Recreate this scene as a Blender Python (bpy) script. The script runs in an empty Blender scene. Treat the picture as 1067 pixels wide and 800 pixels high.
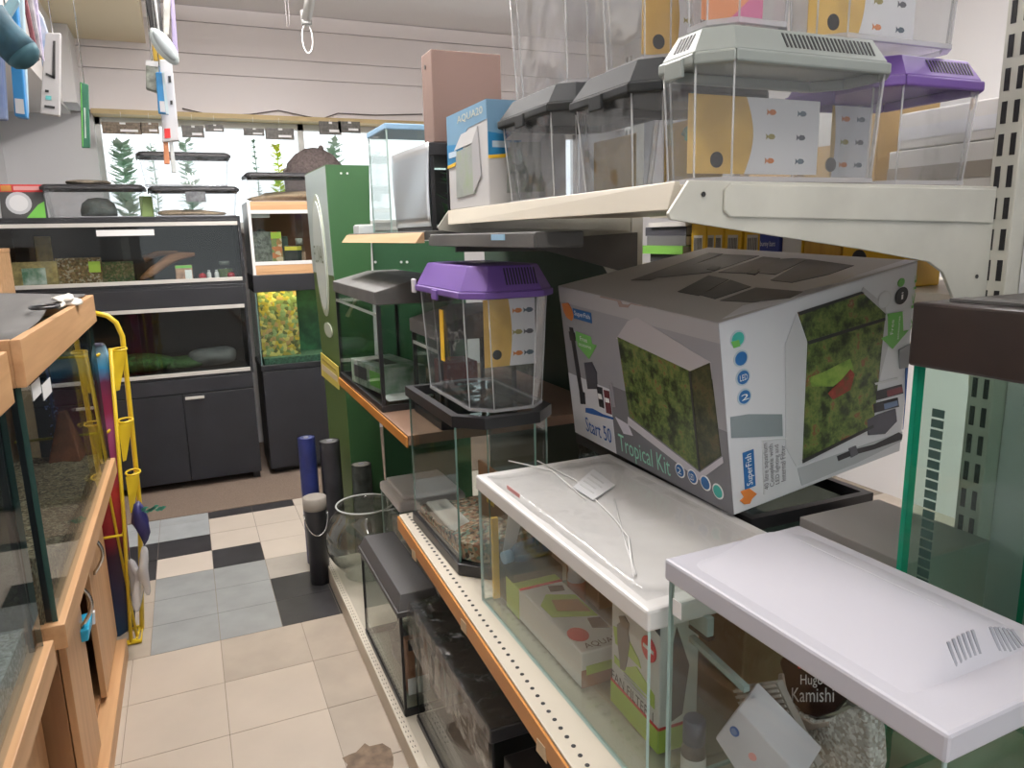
import bpy, bmesh, math, random
from mathutils import Vector, Matrix
random.seed(7)
C = bpy.context.scene.collection
SC = bpy.context.scene
PI = math.pi
R = math.radians
# ------------------------------------------------------------------ camera
FPX = 767.32
YAW, PITCH, ROLL = 0.410651, 0.201553, -0.0229192
CAM = Vector((0.01712, -2.85466, 1.52499))
_f = Vector((math.sin(YAW)*math.cos(PITCH), math.cos(YAW)*math.cos(PITCH), -math.sin(PITCH)))
_r = Vector((math.cos(YAW), -math.sin(YAW), 0))
_u = _r.cross(_f)
CR = _r*math.cos(ROLL) + _u*math.sin(ROLL)
CU = -_r*math.sin(ROLL) + _u*math.cos(ROLL)
CF = _f
cd = bpy.data.cameras.new('camera'); cam = bpy.data.objects.new('camera', cd); C.objects.link(cam)
cd.sensor_width = 36; cd.sensor_fit = 'HORIZONTAL'; cd.lens = FPX/1067*36; cd.clip_start = .02
m = Matrix.Identity(4)
for i in range(3):
    m[i][0] = CR[i]; m[i][1] = CU[i]; m[i][2] = -CF[i]; m[i][3] = CAM[i]
cam.matrix_world = m
SC.camera = cam

def at(px, py, **k):
    """the point of the place on the plane x=, y= or z= that a sight line meets"""
    d = CR*((px-533.5)/FPX) - CU*((py-400)/FPX) + CF
    (a, v), = k.items(); i = 'xyz'.index(a)
    return CAM + d*((v-CAM[i])/d[i])

# ------------------------------------------------------------------ materials
MATS = {}
def mat(name, col, rough=.5, metal=0., var=0., scale=8., bump=0., bscale=60., trans=0., emit=0., alpha=1., coat=0., col2=None, stretch=None, spec=.5):
    if name in MATS: return MATS[name]
    m = bpy.data.materials.new(name); m.use_nodes = True; nt = m.node_tree
    b = nt.nodes['Principled BSDF']
    b.inputs['Base Color'].default_value = (*col, 1); b.inputs['Roughness'].default_value = rough
    b.inputs['Metallic'].default_value = metal
    b.inputs['Specular IOR Level'].default_value = spec
    if coat: b.inputs['Coat Weight'].default_value = coat
    if trans: b.inputs['Transmission Weight'].default_value = trans
    if emit:
        b.inputs['Emission Color'].default_value = (*col, 1); b.inputs['Emission Strength'].default_value = emit
    if alpha < 1: b.inputs['Alpha'].default_value = alpha
    if var or bump or col2:
        tc = nt.nodes.new('ShaderNodeTexCoord'); mp = nt.nodes.new('ShaderNodeMapping')
        nt.links.new(tc.outputs['Object'], mp.inputs['Vector'])
        if stretch: mp.inputs['Scale'].default_value = stretch
        if var or col2:
            n = nt.nodes.new('ShaderNodeTexNoise'); n.inputs['Scale'].default_value = scale; n.inputs['Detail'].default_value = 5
            nt.links.new(mp.outputs['Vector'], n.inputs['Vector'])
            r = nt.nodes.new('ShaderNodeValToRGB')
            c2 = col2 or tuple(max(0, c*(1-var)) for c in col)
            c1 = col if col2 else tuple(min(1, c*(1+var*.5)) for c in col)
            r.color_ramp.elements[0].color = (*c2, 1); r.color_ramp.elements[1].color = (*c1, 1)
            r.color_ramp.elements[0].position = .35; r.color_ramp.elements[1].position = .65
            nt.links.new(n.outputs['Fac'], r.inputs['Fac']); nt.links.new(r.outputs['Color'], b.inputs['Base Color'])
        if bump:
            n2 = nt.nodes.new('ShaderNodeTexNoise'); n2.inputs['Scale'].default_value = bscale; n2.inputs['Detail'].default_value = 3
            nt.links.new(mp.outputs['Vector'], n2.inputs['Vector'])
            bp = nt.nodes.new('ShaderNodeBump'); bp.inputs['Strength'].default_value = bump; bp.inputs['Distance'].default_value = .01
            nt.links.new(n2.outputs['Fac'], bp.inputs['Height']); nt.links.new(bp.outputs['Normal'], b.inputs['Normal'])
    MATS[name] = m
    return m

def speckle(name, cols, scale=120., rough=.8, bump=.6, stretch=None):
    """voronoi cells of several colours: gravel, printed plants, stone"""
    if name in MATS: return MATS[name]
    m = bpy.data.materials.new(name); m.use_nodes = True; nt = m.node_tree; b = nt.nodes['Principled BSDF']
    b.inputs['Roughness'].default_value = rough
    tc = nt.nodes.new('ShaderNodeTexCoord'); mp = nt.nodes.new('ShaderNodeMapping')
    if stretch: mp.inputs['Scale'].default_value = stretch
    v = nt.nodes.new('ShaderNodeTexVoronoi'); v.inputs['Scale'].default_value = scale
    nt.links.new(tc.outputs['Object'], mp.inputs['Vector']); nt.links.new(mp.outputs['Vector'], v.inputs['Vector'])
    sep = nt.nodes.new('ShaderNodeSeparateColor'); nt.links.new(v.outputs['Color'], sep.inputs['Color'])
    r = nt.nodes.new('ShaderNodeValToRGB'); r.color_ramp.interpolation = 'CONSTANT'
    n = len(cols)
    while len(r.color_ramp.elements) < n: r.color_ramp.elements.new(.5)
    for i, c in enumerate(cols):
        r.color_ramp.elements[i].position = i/n; r.color_ramp.elements[i].color = (*c, 1)
    nt.links.new(sep.outputs['Red'], r.inputs['Fac']); nt.links.new(r.outputs['Color'], b.inputs['Base Color'])
    if bump:
        bp = nt.nodes.new('ShaderNodeBump'); bp.inputs['Strength'].default_value = bump; bp.inputs['Distance'].default_value = .004; bp.invert = True
        nt.links.new(v.outputs['Distance'], bp.inputs['Height']); nt.links.new(bp.outputs['Normal'], b.inputs['Normal'])
    MATS[name] = m
    return m

def foliage_print(name, cols, scale=22.):
    """printed picture of planted aquarium: blended noise in greens and reds"""
    if name in MATS: return MATS[name]
    m = bpy.data.materials.new(name); m.use_nodes = True; nt = m.node_tree; b = nt.nodes['Principled BSDF']
    b.inputs['Roughness'].default_value = .35
    tc = nt.nodes.new('ShaderNodeTexCoord')
    n = nt.nodes.new('ShaderNodeTexNoise'); n.inputs['Scale'].default_value = scale; n.inputs['Detail'].default_value = 8; n.inputs['Roughness'].default_value = .7
    nt.links.new(tc.outputs['Object'], n.inputs['Vector'])
    r = nt.nodes.new('ShaderNodeValToRGB')
    k = len(cols)
    while len(r.color_ramp.elements) < k: r.color_ramp.elements.new(.5)
    for i, c in enumerate(cols):
        r.color_ramp.elements[i].position = .3 + .4*i/(k-1); r.color_ramp.elements[i].color = (*c, 1)
    nt.links.new(n.outputs['Fac'], r.inputs['Fac']); nt.links.new(r.outputs['Color'], b.inputs['Base Color'])
    MATS[name] = m
    return m

def glass(name, tint=(.96,.98,.97), rough=.02, ior=1.45, body=None, bodyfac=0., wave=0.):
    """thin clear sheet: see-through with a mirror gloss that grows at grazing angles"""
    if name in MATS: return MATS[name]
    m = bpy.data.materials.new(name); m.use_nodes = True; nt = m.node_tree; nt.nodes.clear()
    out = nt.nodes.new('ShaderNodeOutputMaterial'); tr = nt.nodes.new('ShaderNodeBsdfTransparent'); tr.inputs['Color'].default_value = (*tint, 1)
    gl = nt.nodes.new('ShaderNodeBsdfGlossy'); gl.inputs['Roughness'].default_value = rough
    fr = nt.nodes.new('ShaderNodeLayerWeight'); fr.inputs['Blend'].default_value = .5
    pw = nt.nodes.new('ShaderNodeMath'); pw.operation = 'POWER'; pw.inputs[1].default_value = 4.0
    ml = nt.nodes.new('ShaderNodeMath'); ml.operation = 'MULTIPLY_ADD'; ml.inputs[1].default_value = .55*(ior-1)/.45; ml.inputs[2].default_value = .035*(ior-1)/.45
    nt.links.new(fr.outputs['Facing'], pw.inputs[0]); nt.links.new(pw.outputs[0], ml.inputs[0])
    if wave:
        tc = nt.nodes.new('ShaderNodeTexCoord'); n = nt.nodes.new('ShaderNodeTexNoise'); n.inputs['Scale'].default_value = 9
        bp = nt.nodes.new('ShaderNodeBump'); bp.inputs['Strength'].default_value = wave; bp.inputs['Distance'].default_value = .05
        nt.links.new(tc.outputs['Object'], n.inputs['Vector']); nt.links.new(n.outputs['Fac'], bp.inputs['Height'])
        nt.links.new(bp.outputs['Normal'], gl.inputs['Normal']); nt.links.new(bp.outputs['Normal'], fr.inputs['Normal'])
    mx = nt.nodes.new('ShaderNodeMixShader')
    base = tr
    if body:
        df = nt.nodes.new('ShaderNodeBsdfDiffuse'); df.inputs['Color'].default_value = (*body, 1)
        m2 = nt.nodes.new('ShaderNodeMixShader'); m2.inputs['Fac'].default_value = bodyfac
        nt.links.new(tr.outputs[0], m2.inputs[1]); nt.links.new(df.outputs[0], m2.inputs[2]); base = m2
    nt.links.new(ml.outputs[0], mx.inputs['Fac']); nt.links.new(base.outputs[0], mx.inputs[1]); nt.links.new(gl.outputs[0], mx.inputs[2])
    nt.links.new(mx.outputs[0], out.inputs['Surface'])
    MATS[name] = m
    return m

def leafmat(name, col, dark):
    """thin plastic leaf that lets some light through"""
    if name in MATS: return MATS[name]
    m = bpy.data.materials.new(name); m.use_nodes = True; nt = m.node_tree; nt.nodes.clear()
    out = nt.nodes.new('ShaderNodeOutputMaterial'); d = nt.nodes.new('ShaderNodeBsdfDiffuse'); t = nt.nodes.new('ShaderNodeBsdfTranslucent'); mx = nt.nodes.new('ShaderNodeMixShader')
    tc = nt.nodes.new('ShaderNodeTexCoord'); n = nt.nodes.new('ShaderNodeTexNoise'); n.inputs['Scale'].default_value = 18; r = nt.nodes.new('ShaderNodeValToRGB')
    r.color_ramp.elements[0].color = (*dark, 1); r.color_ramp.elements[1].color = (*col, 1); r.color_ramp.elements[0].position = .35; r.color_ramp.elements[1].position = .65
    nt.links.new(tc.outputs['Object'], n.inputs['Vector']); nt.links.new(n.outputs['Fac'], r.inputs['Fac'])
    for b in (d, t): nt.links.new(r.outputs['Color'], b.inputs['Color'])
    mx.inputs['Fac'].default_value = .65; nt.links.new(d.outputs[0], mx.inputs[1]); nt.links.new(t.outputs[0], mx.inputs[2]); nt.links.new(mx.outputs[0], out.inputs['Surface'])
    MATS[name] = m
    return m

def wood(name, c1, c2, scale=3., axis='y', rough=.45):
    st = {'x': (.6, 12, 12), 'y': (12, .6, 12), 'z': (12, 12, .6)}[axis]
    return mat(name, c1, rough, col2=c2, scale=scale, stretch=st)

# ------------------------------------------------------------------ things
WM = {}
def thing(name, label, cat, loc=(0,0,0), rotz=0., group=None):
    o = bpy.data.objects.new(name, None); C.objects.link(o)
    o.empty_display_size = .05
    o.location = loc; o.rotation_euler = (0, 0, rotz)
    o['label'] = label; o['category'] = cat
    if group: o['group'] = group
    WM[o.name] = Matrix.Translation(Vector(loc)) @ Matrix.Rotation(rotz, 4, 'Z')
    return o
def tag(o, label, cat, group=None):
    o['label'] = label; o['category'] = cat
    if group: o['group'] = group
    return o

class MB:
    def __init__(s): s.bm = bmesh.new(); s.mi = 0
    def v(s, p): return s.bm.verts.new(p)
    def face(s, ps, mi=None):
        f = s.bm.faces.new([s.v(p) for p in ps]); f.material_index = s.mi if mi is None else mi; return f
    def hexa(s, b, t, mi=None):
        """b, t: four corners of the bottom and of the top, same order"""
        n = len(b); vb = [s.v(p) for p in b]; vt = [s.v(p) for p in t]; k = s.mi if mi is None else mi
        fs = [s.bm.faces.new(vb[::-1]), s.bm.faces.new(vt)] + [s.bm.faces.new((vb[i], vb[(i+1)%n], vt[(i+1)%n], vt[i])) for i in range(n)]
        for f in fs: f.material_index = k
        return fs
    def box(s, x0, x1, y0, y1, z0, z1, mi=None):
        return s.hexa([(x0,y0,z0),(x1,y0,z0),(x1,y1,z0),(x0,y1,z0)], [(x0,y0,z1),(x1,y0,z1),(x1,y1,z1),(x0,y1,z1)], mi)
    def prism(s, poly, z0, z1, mi=None, top=None):
        t = top or poly
        return s.hexa([(x,y,z0) for x,y in poly], [(x,y,z1) for x,y in t], mi)
    def extr(s, poly, axis, a, b, mi=None):
        """2-D outline swept along axis: x -> (y,z), y -> (x,z)"""
        if axis == 'x': f = lambda p, t: (t, p[0], p[1])
        elif axis == 'y': f = lambda p, t: (p[0], t, p[1])
        else: f = lambda p, t: (p[0], p[1], t)
        return s.hexa([f(p, a) for p in poly], [f(p, b) for p in poly], mi)
    def tube(s, pts, r, n=8, closed=False, mi=None, r1=None):
        pts = [Vector(p) for p in pts]; rings = []; k = s.mi if mi is None else mi
        prev = None
        for i, p in enumerate(pts):
            a = pts[i-1] if (i > 0 or closed) else p; b = pts[(i+1) % len(pts)] if (i < len(pts)-1 or closed) else p
            t = (b-a).normalized()
            if prev is None:
                q = t.orthogonal().normalized()
            else:
                q = (prev - t*prev.dot(t)).normalized()
            prev = q; w = t.cross(q)
            rr = r if r1 is None else r + (r1-r)*i/(len(pts)-1)
            rings.append([s.v(p + (q*math.cos(2*PI*j/n) + w*math.sin(2*PI*j/n))*rr) for j in range(n)])
        m_ = len(rings)
        for i in range(m_ if closed else m_-1):
            A, B = rings[i], rings[(i+1) % m_]
            for j in range(n):
                f = s.bm.faces.new((A[j], A[(j+1)%n], B[(j+1)%n], B[j])); f.material_index = k; f.smooth = True
        if not closed:
            s.bm.faces.new(rings[0][::-1]).material_index = k; s.bm.faces.new(rings[-1]).material_index = k
    def lathe(s, prof, c=(0,0,0), n=24, mi=None, smooth=True, cap0=True, cap1=True, ax=None):
        """prof: (radius, height) about the vertical through c"""
        k = s.mi if mi is None else mi; c = Vector(c); rings = []
        for r_, z in prof:
            ring = []
            for j in range(n):
                p = Vector((r_*math.cos(2*PI*j/n), r_*math.sin(2*PI*j/n), z))
                if ax is not None: p = ax @ p
                ring.append(s.v(c+p))
            rings.append(ring)
        for A, B in zip(rings, rings[1:]):
            for j in range(n):
                f = s.bm.faces.new((A[j], A[(j+1)%n], B[(j+1)%n], B[j])); f.material_index = k; f.smooth = smooth
        if cap0: s.bm.faces.new(rings[0][::-1]).material_index = k
        if cap1: s.bm.faces.new(rings[-1]).material_index = k
    def blob(s, c, r, sub=2, amp=.15, seed=1, mi=None):
        rnd = random.Random(seed); k = s.mi if mi is None else mi
        ret = bmesh.ops.create_icosphere(s.bm, subdivisions=sub, radius=1)
        ph = [(Vector((rnd.uniform(-1,1), rnd.uniform(-1,1), rnd.uniform(-1,1)))*5, rnd.uniform(0,6)) for _ in range(6)]
        for v in ret['verts']:
            d = sum(math.sin(v.co.dot(a)+b) for a, b in ph)/6*amp*2
            v.co = Vector(c) + Vector((v.co.x*r[0], v.co.y*r[1], v.co.z*r[2]))*(1+d)
            for f in v.link_faces: f.material_index = k; f.smooth = True
    def rot(s, M):
        for v in s.bm.verts: v.co = M @ v.co
    def obj(s, name, mats, parent=None, world=False, bev=0., smooth=False, kind=None, label=None, seg=2):
        me = bpy.data.meshes.new(name)
        if world and parent is not None:
            inv = WM[parent.name].inverted()
            for v in s.bm.verts: v.co = inv @ v.co
        bmesh.ops.recalc_face_normals(s.bm, faces=s.bm.faces)
        s.bm.to_mesh(me); s.bm.free()
        for mm in (mats if isinstance(mats, (list, tuple)) else [mats]): me.materials.append(mm)
        o = bpy.data.objects.new(name, me); C.objects.link(o)
        if parent is not None:
            o.parent = parent
            if parent.name in WM: WM[o.name] = WM[parent.name]
        else: WM[o.name] = Matrix.Identity(4)
        if smooth:
            for p in me.polygons: p.use_smooth = True
        if bev:
            b = o.modifiers.new('edge', 'BEVEL'); b.width = bev; b.segments = seg; b.limit_method = 'ANGLE'; b.angle_limit = R(40)
        if kind: o['kind'] = kind
        if label: o['label'] = label
        return o

def dup(root, loc, rotz=None, label=None, group=None):
    def cp(o, par):
        c = o.copy(); C.objects.link(c)
        if par is not None: c.parent = par
        for ch in list(o.children): cp(ch, c)
        return c
    r = cp(root, None); r.location = loc
    if rotz is not None: r.rotation_euler = (0, 0, rotz)
    WM[r.name] = Matrix.Translation(Vector(loc)) @ Matrix.Rotation(rotz or 0, 4, 'Z')
    if label: r['label'] = label
    if group: r['group'] = group
    return r

# a printed face: bilinear over four corners (bottom-left, bottom-right, top-right, top-left as one looks at it)
class Face:
    def __init__(s, bl, br, tr, tl, off=.0012):
        s.c = [Vector(p) for p in (bl, br, tr, tl)]; a, b, c, d = s.c
        s.n = ((b-a).cross(d-a)).normalized(); s.off = off
        s.w = ((b-a).length + (c-d).length)/2; s.h = ((d-a).length + (c-b).length)/2
    def p(s, u, v, k=1.):
        a, b, c, d = s.c
        return a*(1-u)*(1-v) + b*u*(1-v) + c*u*v + d*(1-u)*v + s.n*s.off*k
    def poly(s, uv, name, m, parent, k=1., label=None, world=True):
        """a printed patch with the thickness of a label"""
        mb = MB(); n = len(uv)
        mb.hexa([s.p(u, v, k*.2) for u, v in uv], [s.p(u, v, k) for u, v in uv])
        return mb.obj(name, m, parent, world=world, label=label)
    def rect(s, u0, u1, v0, v1, name, m, parent, k=1., label=None, world=True):
        N = 6
        mb = MB()
        uv = [(u0+(u1-u0)*i/N, v0) for i in range(N+1)] + [(u1-(u1-u0)*i/N, v1) for i in range(N+1)]
        mb.hexa([s.p(u, v, k*.2) for u, v in uv], [s.p(u, v, k) for u, v in uv])
        return mb.obj(name, m, parent, world=world, label=label)
    def disc(s, u, v, r, name, m, parent, k=1.5, n=20, world=True, ry=None):
        uv = [(u + r/s.w*math.cos(2*PI*i/n), v + (ry or r)/s.h*math.sin(2*PI*i/n)) for i in range(n)]
        return s.poly(uv, name, m, parent, k, world=world)
    def text(s, string, u0, u1, v0, v1, m, parent, k=2., quarter=0, name='lettering', world=True):
        """lettering stretched to the patch; quarter=1 reads upwards, 3 downwards"""
        cu = bpy.data.curves.new('lettering', 'FONT'); cu.body = string; cu.align_x = 'CENTER'; cu.resolution_u = 2
        tmp = bpy.data.objects.new('lettering_tmp', cu); C.objects.link(tmp)
        dg = bpy.context.evaluated_depsgraph_get(); me = bpy.data.meshes.new_from_object(tmp.evaluated_get(dg))
        bpy.data.objects.remove(tmp); bpy.data.curves.remove(cu)
        xs = [v.co.x for v in me.vertices]; ys = [v.co.y for v in me.vertices]
        if not xs: return None
        x0, x1, y0, y1 = min(xs), max(xs), min(ys), max(ys)
        inv = WM[parent.name].inverted() if world else Matrix.Identity(4)
        for v in me.vertices:
            a = (v.co.x-x0)/(x1-x0); b = (v.co.y-y0)/max(1e-6, y1-y0)
            if quarter == 1: a, b = 1-b, a
            elif quarter == 3: a, b = b, 1-a
            elif quarter == 2: a, b = 1-a, 1-b
            v.co = inv @ s.p(u0+(u1-u0)*a, v0+(v1-v0)*b, k)
        me.materials.append(m)
        o = bpy.data.objects.new(name, me); C.objects.link(o); o.parent = parent
        WM[o.name] = WM[parent.name]
        return o

def carton(name, label, cat, loc, rotz, L, D, H, m, group=None, bev=.003):
    """closed carton, x 0..D, y 0..L, z 0..H; the six flaps and edges show as one body plus a taped seam"""
    t = thing(name, label, cat, loc, rotz, group)
    mb = MB(); mb.box(0, D, 0, L, 0, H); mb.obj('box_body', m, t, bev=bev)
    return t
def cfaces(L, D, H):
    """local printed faces of a carton: front (towards -x), end (towards -y), top"""
    return (Face((0,L,0), (0,0,0), (0,0,H), (0,L,H)), Face((0,0,0), (D,0,0), (D,0,H), (0,0,H)), Face((0,0,H), (D,0,H), (D,L,H), (0,L,H)))
# ------------------------------------------------------------------ shared materials
G = glass('clear_glass', (.95,.97,.96))
GD = glass('dim_glass', (.90,.93,.92), ior=1.35)
GW = glass('shaded_water_glass', (.74,.80,.82), ior=1.4)  # water tint that also carries the shade inside the hooded aquariums
GP = glass('clear_plastic', (.965,.97,.975), rough=.05, ior=1.5, body=(.8,.82,.84), bodyfac=.02, wave=.15)
GPT = glass('tinted_plastic', (.93,.94,.95), rough=.06, ior=1.5, body=(.75,.77,.8), bodyfac=.03, wave=.25)
FILM = glass('wrap_film', (.98,.98,.98), rough=.10, ior=1.25, wave=.15)
EDGE = mat('glass_edge', (.16,.27,.24), .15)
EDGEG = mat('green_glass_edge', (.02,.33,.21), .15)
EDGEL = mat('pale_glass_edge', (.42,.55,.52), .15)
SIL = mat('silicone_black', (.012,.014,.016), .35)
BLACKP = mat('black_plastic', (.014,.014,.016), .38)
GREYP = mat('dusty_black_plastic', (.085,.083,.08), .6, var=.25, scale=6)
BLK = mat('black_laminate', (.010,.011,.014), .42)
BLK2 = mat('black_laminate_worn', (.010,.011,.015), .5, var=.3, scale=5)
ALU = mat('aluminium_track', (.62,.60,.56), .4, metal=.3)
CHROME = mat('satin_chrome', (.55,.55,.54), .25, metal=1)
WHITEP = mat('white_plastic', (.74,.735,.73), .38)
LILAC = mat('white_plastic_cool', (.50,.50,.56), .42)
CREAM = mat('cream_enamel', (.60,.55,.46), .4, var=.08, scale=3)
CREAMW = mat('worn_cream_enamel', (.52,.52,.465), .42, var=.10, scale=9)
ORANGE = mat('orange_edge_strip', (.55,.22,.035), .4, var=.15, scale=5)
BEECH = wood('beech_board', (.58,.34,.17), (.47,.26,.12), axis='y')
BEECHX = wood('beech_board_across', (.55,.32,.16), (.45,.25,.115), axis='x')
BEECHZ = wood('beech_door', (.55,.31,.15), (.46,.25,.115), axis='z')
BEECHD = wood('beech_shaded', (.30,.15,.062), (.25,.12,.05), axis='z')  # darker copy of the beech, shade of ends and insides put in
WHITEPAPER = mat('white_card', (.80,.80,.80), .5)
PALE = mat('pale_grey_card', (.60,.61,.63), .5)
CARD = mat('brown_cardboard', (.30,.17,.09), .75, var=.12, scale=12)
TEXTK = mat('black_ink', (.02,.02,.02), .5)
TEXTW = mat('white_ink', (.85,.85,.85), .5)
TEXTB = mat('blue_ink', (.02,.11,.38), .5)
RED = mat('red_ink', (.62,.03,.03), .45)
GRN = mat('green_ink', (.16,.50,.07), .45)
LIME = mat('lime_ink', (.42,.62,.06), .45)
YEL = mat('yellow_card', (.80,.50,.03), .45)
BLUE = mat('blue_card', (.02,.20,.50), .4)
SKYB = mat('pale_blue_card', (.30,.52,.72), .4)
PURPLE = mat('purple_plastic', (.13,.065,.28), .5)
TEALG = mat('grey_green_plastic', (.25,.28,.265), .38)
DARKLID = mat('dark_grey_plastic', (.03,.033,.035), .7, spec=.12)
GRAVEL = speckle('mixed_gravel', [(.30,.20,.12),(.12,.09,.07),(.45,.33,.22),(.20,.28,.22),(.40,.22,.15),(.55,.48,.38)], 110)
GRAVELB = speckle('brown_gravel', [(.22,.13,.06),(.36,.24,.12),(.12,.07,.03),(.45,.33,.19),(.28,.17,.08)], 150)
GRAVELP = speckle('pale_gravel', [(.46,.43,.36),(.58,.55,.47),(.36,.33,.27),(.66,.63,.56)], 170)

# ------------------------------------------------------------------ makers
def pane(parent, x0, x1, y0, y1, z0, z1, gm, em=EDGE, name='glass_pane'):
    mb = MB(); fs = mb.box(x0, x1, y0, y1, z0, z1)
    d = {'x': x1-x0, 'y': y1-y0, 'z': z1-z0}; a = min(d, key=d.get)
    big = {'x': (3, 5), 'y': (2, 4), 'z': (0, 1)}[a]
    for i, f in enumerate(fs): f.material_index = 0 if i in big else 1
    return mb.obj(name, [gm, em], parent)

def tank(t, L, D, z0, z1, gm=G, em=EDGE, th=.005, which='fbneB', x0=0., y0=0.):
    x1, y1 = x0+D, y0+L
    if 'f' in which: pane(t, x0, x0+th, y0, y1, z0, z1, gm, em)
    if 'b' in which: pane(t, x1-th, x1, y0, y1, z0, z1, gm, em)
    if 'n' in which: pane(t, x0+th, x1-th, y0, y0+th, z0, z1, gm, em)
    if 'e' in which: pane(t, x0+th, x1-th, y1-th, y1, z0, z1, gm, em)
    if 'B' in which: pane(t, x0+th, x1-th, y0+th, y1-th, z0, z0+th, gm, em)

def octa(x0, x1, y0, y1, c):
    return [(x0+c,y0),(x1-c,y0),(x1,y0+c),(x1,y1-c),(x1-c,y1),(x0+c,y1),(x0,y1-c),(x0,y0+c)]

def ring(mb, outer, inner, z0, z1, mi=None):
    """an upright hoop between two outlines"""
    n = len(outer)
    for i in range(n):
        j = (i+1) % n
        mb.hexa([(*outer[i],z0),(*outer[j],z0),(*inner[j],z0),(*inner[i],z0)], [(*outer[i],z1),(*outer[j],z1),(*inner[j],z1),(*inner[i],z1)], mi)

FISHC = [(.62,.20,.05),(.10,.10,.12),(.35,.30,.10),(.08,.12,.16)]
def fish_icon(face, u, v, s, parent, m, flip=1):
    b = [(.5,0),(.3,.22),(-.1,.26),(-.35,.06),(-.6,.26),(-.55,0),(-.6,-.26),(-.35,-.06),(-.1,-.24),(.3,-.2)]
    face.poly([(u+flip*x*s/face.w, v+y*s/face.h) for x, y in (b if flip > 0 else b)][::flip], 'fish_print', m, parent, 2., world=False)

def insert_card(t, face, yellow=.5):
    """printed paper sleeve of a plastic pet tank: yellow side with lettering, white side with small fish"""
    YC = mat('sleeve_yellow', (.66,.42,.10), .5, var=.2, scale=14); WC = mat('sleeve_white', (.72,.72,.73), .5)
    face.rect(0, 1, 0, 1, 'printed_sleeve', YC, t, 1., world=False)
    n = 10
    arc = [(yellow + .06*math.sin(PI*i/n), i/n) for i in range(n+1)]
    face.poly([(1, 0), (1, 1)] + arc[::-1] if yellow < 1 else [(0,0)], 'white_panel', WC, t, 1.4, world=False)
    for i, (u, v) in enumerate([(.66,.82),(.88,.82),(.66,.5),(.88,.5),(.66,.18),(.88,.18)]):
        c = FISHC[i*3 % 4]
        fish_icon(face, yellow+(u-.5)*2*(1-yellow)*.95+.02, v, face.h*.15, t, mat('fish_ink_%d' % (i*3 % 4), c, .5), 1)
    face.disc(yellow*.5, .18, .012, 'fish_print', TEXTK, t, 2., world=False)

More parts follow.
